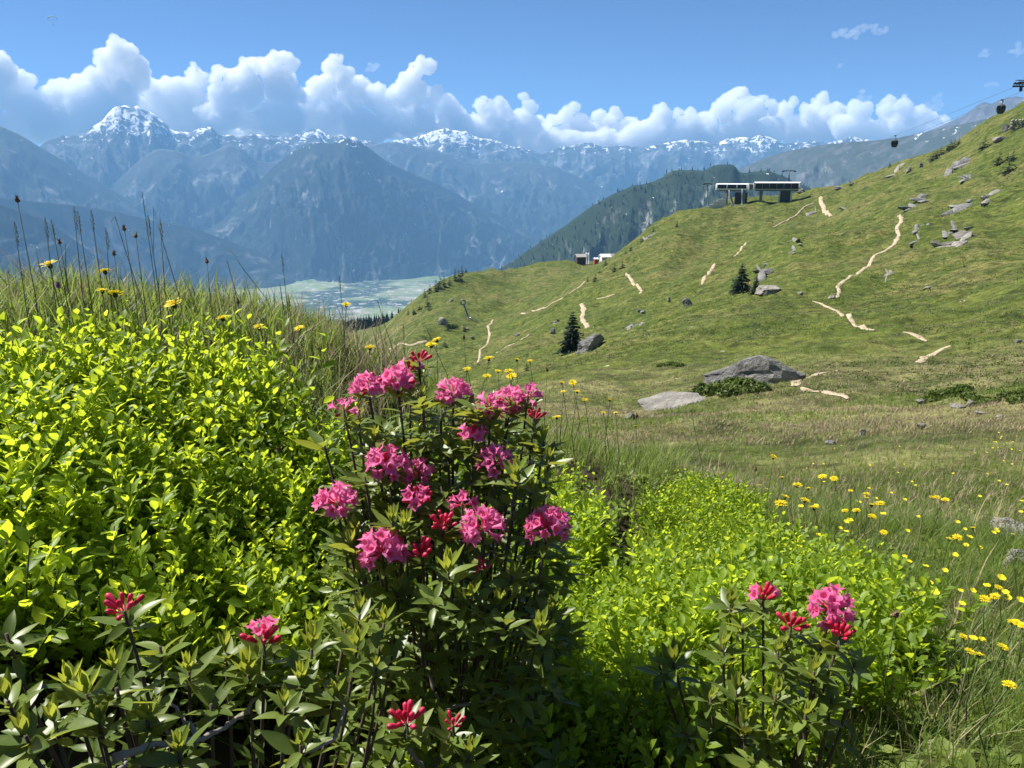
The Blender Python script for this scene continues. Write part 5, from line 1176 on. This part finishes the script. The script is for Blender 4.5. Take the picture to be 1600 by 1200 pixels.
TINY = MB().add(np.concatenate([[(0, 0, .012)], [(.016 * math.cos(a), .016 * math.sin(a), .016 + .003 * (i % 2)) for i, a in enumerate(np.linspace(0, 2 * PI, 11)[:-1])]]), [[0, i + 1, (i + 1) % 10 + 1] for i in range(10)]).tube([(0, 0, -.10), (0, 0, .012)], .001, 3, 1).mesh('buttercup', [M_YEL, M_STEMG], False)
nb = 0
while nb < 110:
    x, y = (rg.uniform(1220, 1600), rg.uniform(690, 920)) if rg.uniform() < .75 else (rg.normal(1565, 25), rg.normal(692, 10)) if rg.uniform() < .6 else (rg.uniform(1480, 1600), rg.uniform(900, 1180))
    p = hit(x, y, .12, .9, 40)
    if p is None or math.hypot(p.x, p.y) < 1.5: continue
    o = link('buttercup', TINY, None, p + Vector((0, 0, rg.uniform(.08, .14))), (rg.uniform(-.2, .4), rg.uniform(-.2, .2), 0), 'tiny yellow buttercup dotting the meadow grass on the right', 'flower', 'tiny buttercups in the right meadow'); o.scale = (rg.uniform(.35, .62),) * 3; nb += 1

# ---- single stalks that stand out
def stalk(px, py_top, py_foot_h, kind, label, bend=(0, 0), r=None):
    """kind: spike, white, dried, purple, brown"""
    h = py_foot_h; p = hit(px, py_top, h, .8, 4) or hit(px, py_top, h + .08, .8, 4)
    if p is None: r = r or 2.5
    if r is not None: p = on(px, py_top, r)
    rr = math.hypot(p.x, p.y); top = at(px, py_top, rr); d = top - p
    nm = {'spike': 'grass_stalk', 'white': 'dry_stalk', 'dried': 'dried_flower', 'purple': 'purple_flower', 'brown': 'dried_flower'}[kind]
    t = thing(nm, label, 'grass' if kind in ('spike', 'white') else 'flower', p, 0, 'single stalks above the bank')
    bx = bend[0] * rr / FPX; bz = bend[1] * rr / FPX
    pts = [(-bx * 1.0, 0, -.01), (-bx * .8, .0, d.z * .4), (-bx * .3, 0, d.z * .75), (0, 0, d.z), (bx * .25, 0, d.z - abs(bz))] if bend != (0, 0) else [(0, 0, -.01), (random.uniform(-.01, .01), 0, d.z * .5), (0, 0, d.z)]
    n = len(pts); link('stem', MB().tube(pts, np.linspace(.0013, .0007, n), 5).mesh('stem', [M_STRAW if kind == 'white' else M_STEMG]), t)
    mb = MB(); rg = np.random.default_rng(int(px))
    if kind == 'spike':
        for k in range(22):
            u = k / 22; z = d.z - .05 * (1 - u); a = k * 2.4; o_ = np.array([math.cos(a), math.sin(a), 0]) * .0022 * math.sin(PI * (u * .8 + .15)); c = np.array([0, 0, z]) + o_
            mb.add([c, c + o_ * .9 + np.array([.0006, .0006, .004]), c + o_ * .5 + np.array([-.0008, .0004, .007]), c + np.array([0, 0, .005])], [[0, 1, 2], [0, 2, 3]])
        link('seed_head', mb.mesh('seed_head', [M_SEED], False), t)
    elif kind in ('dried', 'brown', 'purple'):
        s = {'dried': .011, 'brown': .010, 'purple': .012}[kind]
        for k in range(20):
            a = k * 2.4; e = rg.uniform(-.3, 1.3); dd = np.array([math.cos(a) * math.cos(e), math.sin(a) * math.cos(e), math.sin(e)]); q = np.array([-math.sin(a), math.cos(a), 0]); c = np.array([0, 0, d.z])
            mb.add([c + dd * s * .2 - q * s * .18, c + dd * s * .2 + q * s * .18, c + dd * s * rg.uniform(.8, 1.2)], [[0, 1, 2]])
        V, F = ICO1; mb.add(V * s * .5 + np.array([0, 0, d.z - s * .15]), F); link('flower_head', mb.mesh('flower_head', [M_PURP if kind == 'purple' else M_SEED], False), t)
STK = [(27,312,.42,'dried','tall dried flower stalk standing at the far left against the mountains'),(22,348,.38,'spike','thin grass spike right beside the far left dried flower'),(70,342,.38,'spike','dark grass spike left of the tallest pair'),(80,345,.38,'spike','second dark spike close to the left one'),
 (115,325,.40,'spike','tallest dark grass spike on the left crest'),(121,332,.40,'spike','dark spike leaning on the tallest one'),(142,330,.40,'spike','lone dark spike right of the tallest pair'),(165,358,.36,'spike','reddish leaning spike above a yellow flower'),(93,378,.30,'brown','small orange-brown bud on a stem on the crest'),
 (194,357,.36,'brown','dark dried head on a pale bent stalk'),(212,368,.34,'brown','dark dried head right of the bent stalk'),(178,396,.30,'brown','pinkish dried head low on the crest'),(231,338,.38,'spike','thin green spike right of the pale stalk'),(250,345,.36,'spike','thin spike beside the arching pale stalk'),
 (323,408,.28,'dried','dried straw-coloured flower head at the end of the crest'),(372,472,.22,'brown','orange bud at the right end of the crest'),(440,398,.34,'spike','nodding grass spike in front of the valley'),(530,432,.30,'spike','slim nodding spike right of the valley spike'),(450,462,.24,'spike','short grass spike below the nodding one'),
 (630,508,.26,'spike','brown plantain-like spike left of the bush top'),(91,446,.20,'purple','single purple flower in the left crest grass'),(437,704,.20,'brown','greyish seed head rising from the left bilberries'),(330,535,.18,'brown','brown dried head low in the left bilberries'),(1181,733,.20,'brown','brown withered flower behind the right bilberry patch'),(1305,765,.18,'brown','grey withered flower right of the yellow ones'),(893,722,.16,'brown','brown seed head at the left of the right patch'),
 (1400,960,.22,'brown','tiny seed head on a thin straight stalk at the lower right'),(855,578,.22,'dried','pale branching seed head behind the bush'),(725,527,.30,'dried','pale seed head on a straight stalk before the knoll'),(995,650,.16,'dried','pale seed head in front of the slab')]
for px_, py_, h_, k_, l_ in STK: stalk(px_, py_, h_, k_, l_)
for (px_, py_, h_, b_, l_) in [(222,300,.40,(-4,0),'white dry grass stalk rising straight above the crest'),(240,325,.38,(-28,60),'white dry stalk arching over to the right'),(180,338,.36,(-30,8),'pale dry stalk bending left over the crest'),(360,390,.26,(-60,-10),'pale dry straw pointing right at the crest end'),(355,407,.22,(-14,0),'short pale straw at the crest end'),(590,470,.22,(-30,0),'pale straw slanting before the wooded shoulder'),(665,508,.20,(-40,0),'pale straw slanting towards the knoll'),(1080,640,.16,(-30,0),'pale straw in front of the big boulder meadow'),(1330,745,.2,(-26,20),'pale arching straw beside the yellow flowers')]:
    stalk(px_, py_, h_, 'white', l_, b_)
# ---------------------------------------------------------------- air
def haze():
    m = bpy.data.materials.new('haze'); m.use_nodes = True; n = m.node_tree.nodes; l = m.node_tree.links
    n.remove(n['Principled BSDF']); pv = n.new('ShaderNodeVolumePrincipled')
    pv.inputs['Color'].default_value = (.27, .57, 1.0, 1); pv.inputs['Density'].default_value = 5.9e-5
    pv.inputs['Absorption Color'].default_value = (0, 0, 0, 1)
    pv.inputs['Anisotropy'].default_value = 0.0
    l.new(pv.outputs[0], n['Material Output'].inputs['Volume'])
    b = MB().box((0, 6800, 110), (30000, 15800, 2520))
    o = link('haze', b.mesh('haze', [m], False), kind='stuff')
haze()
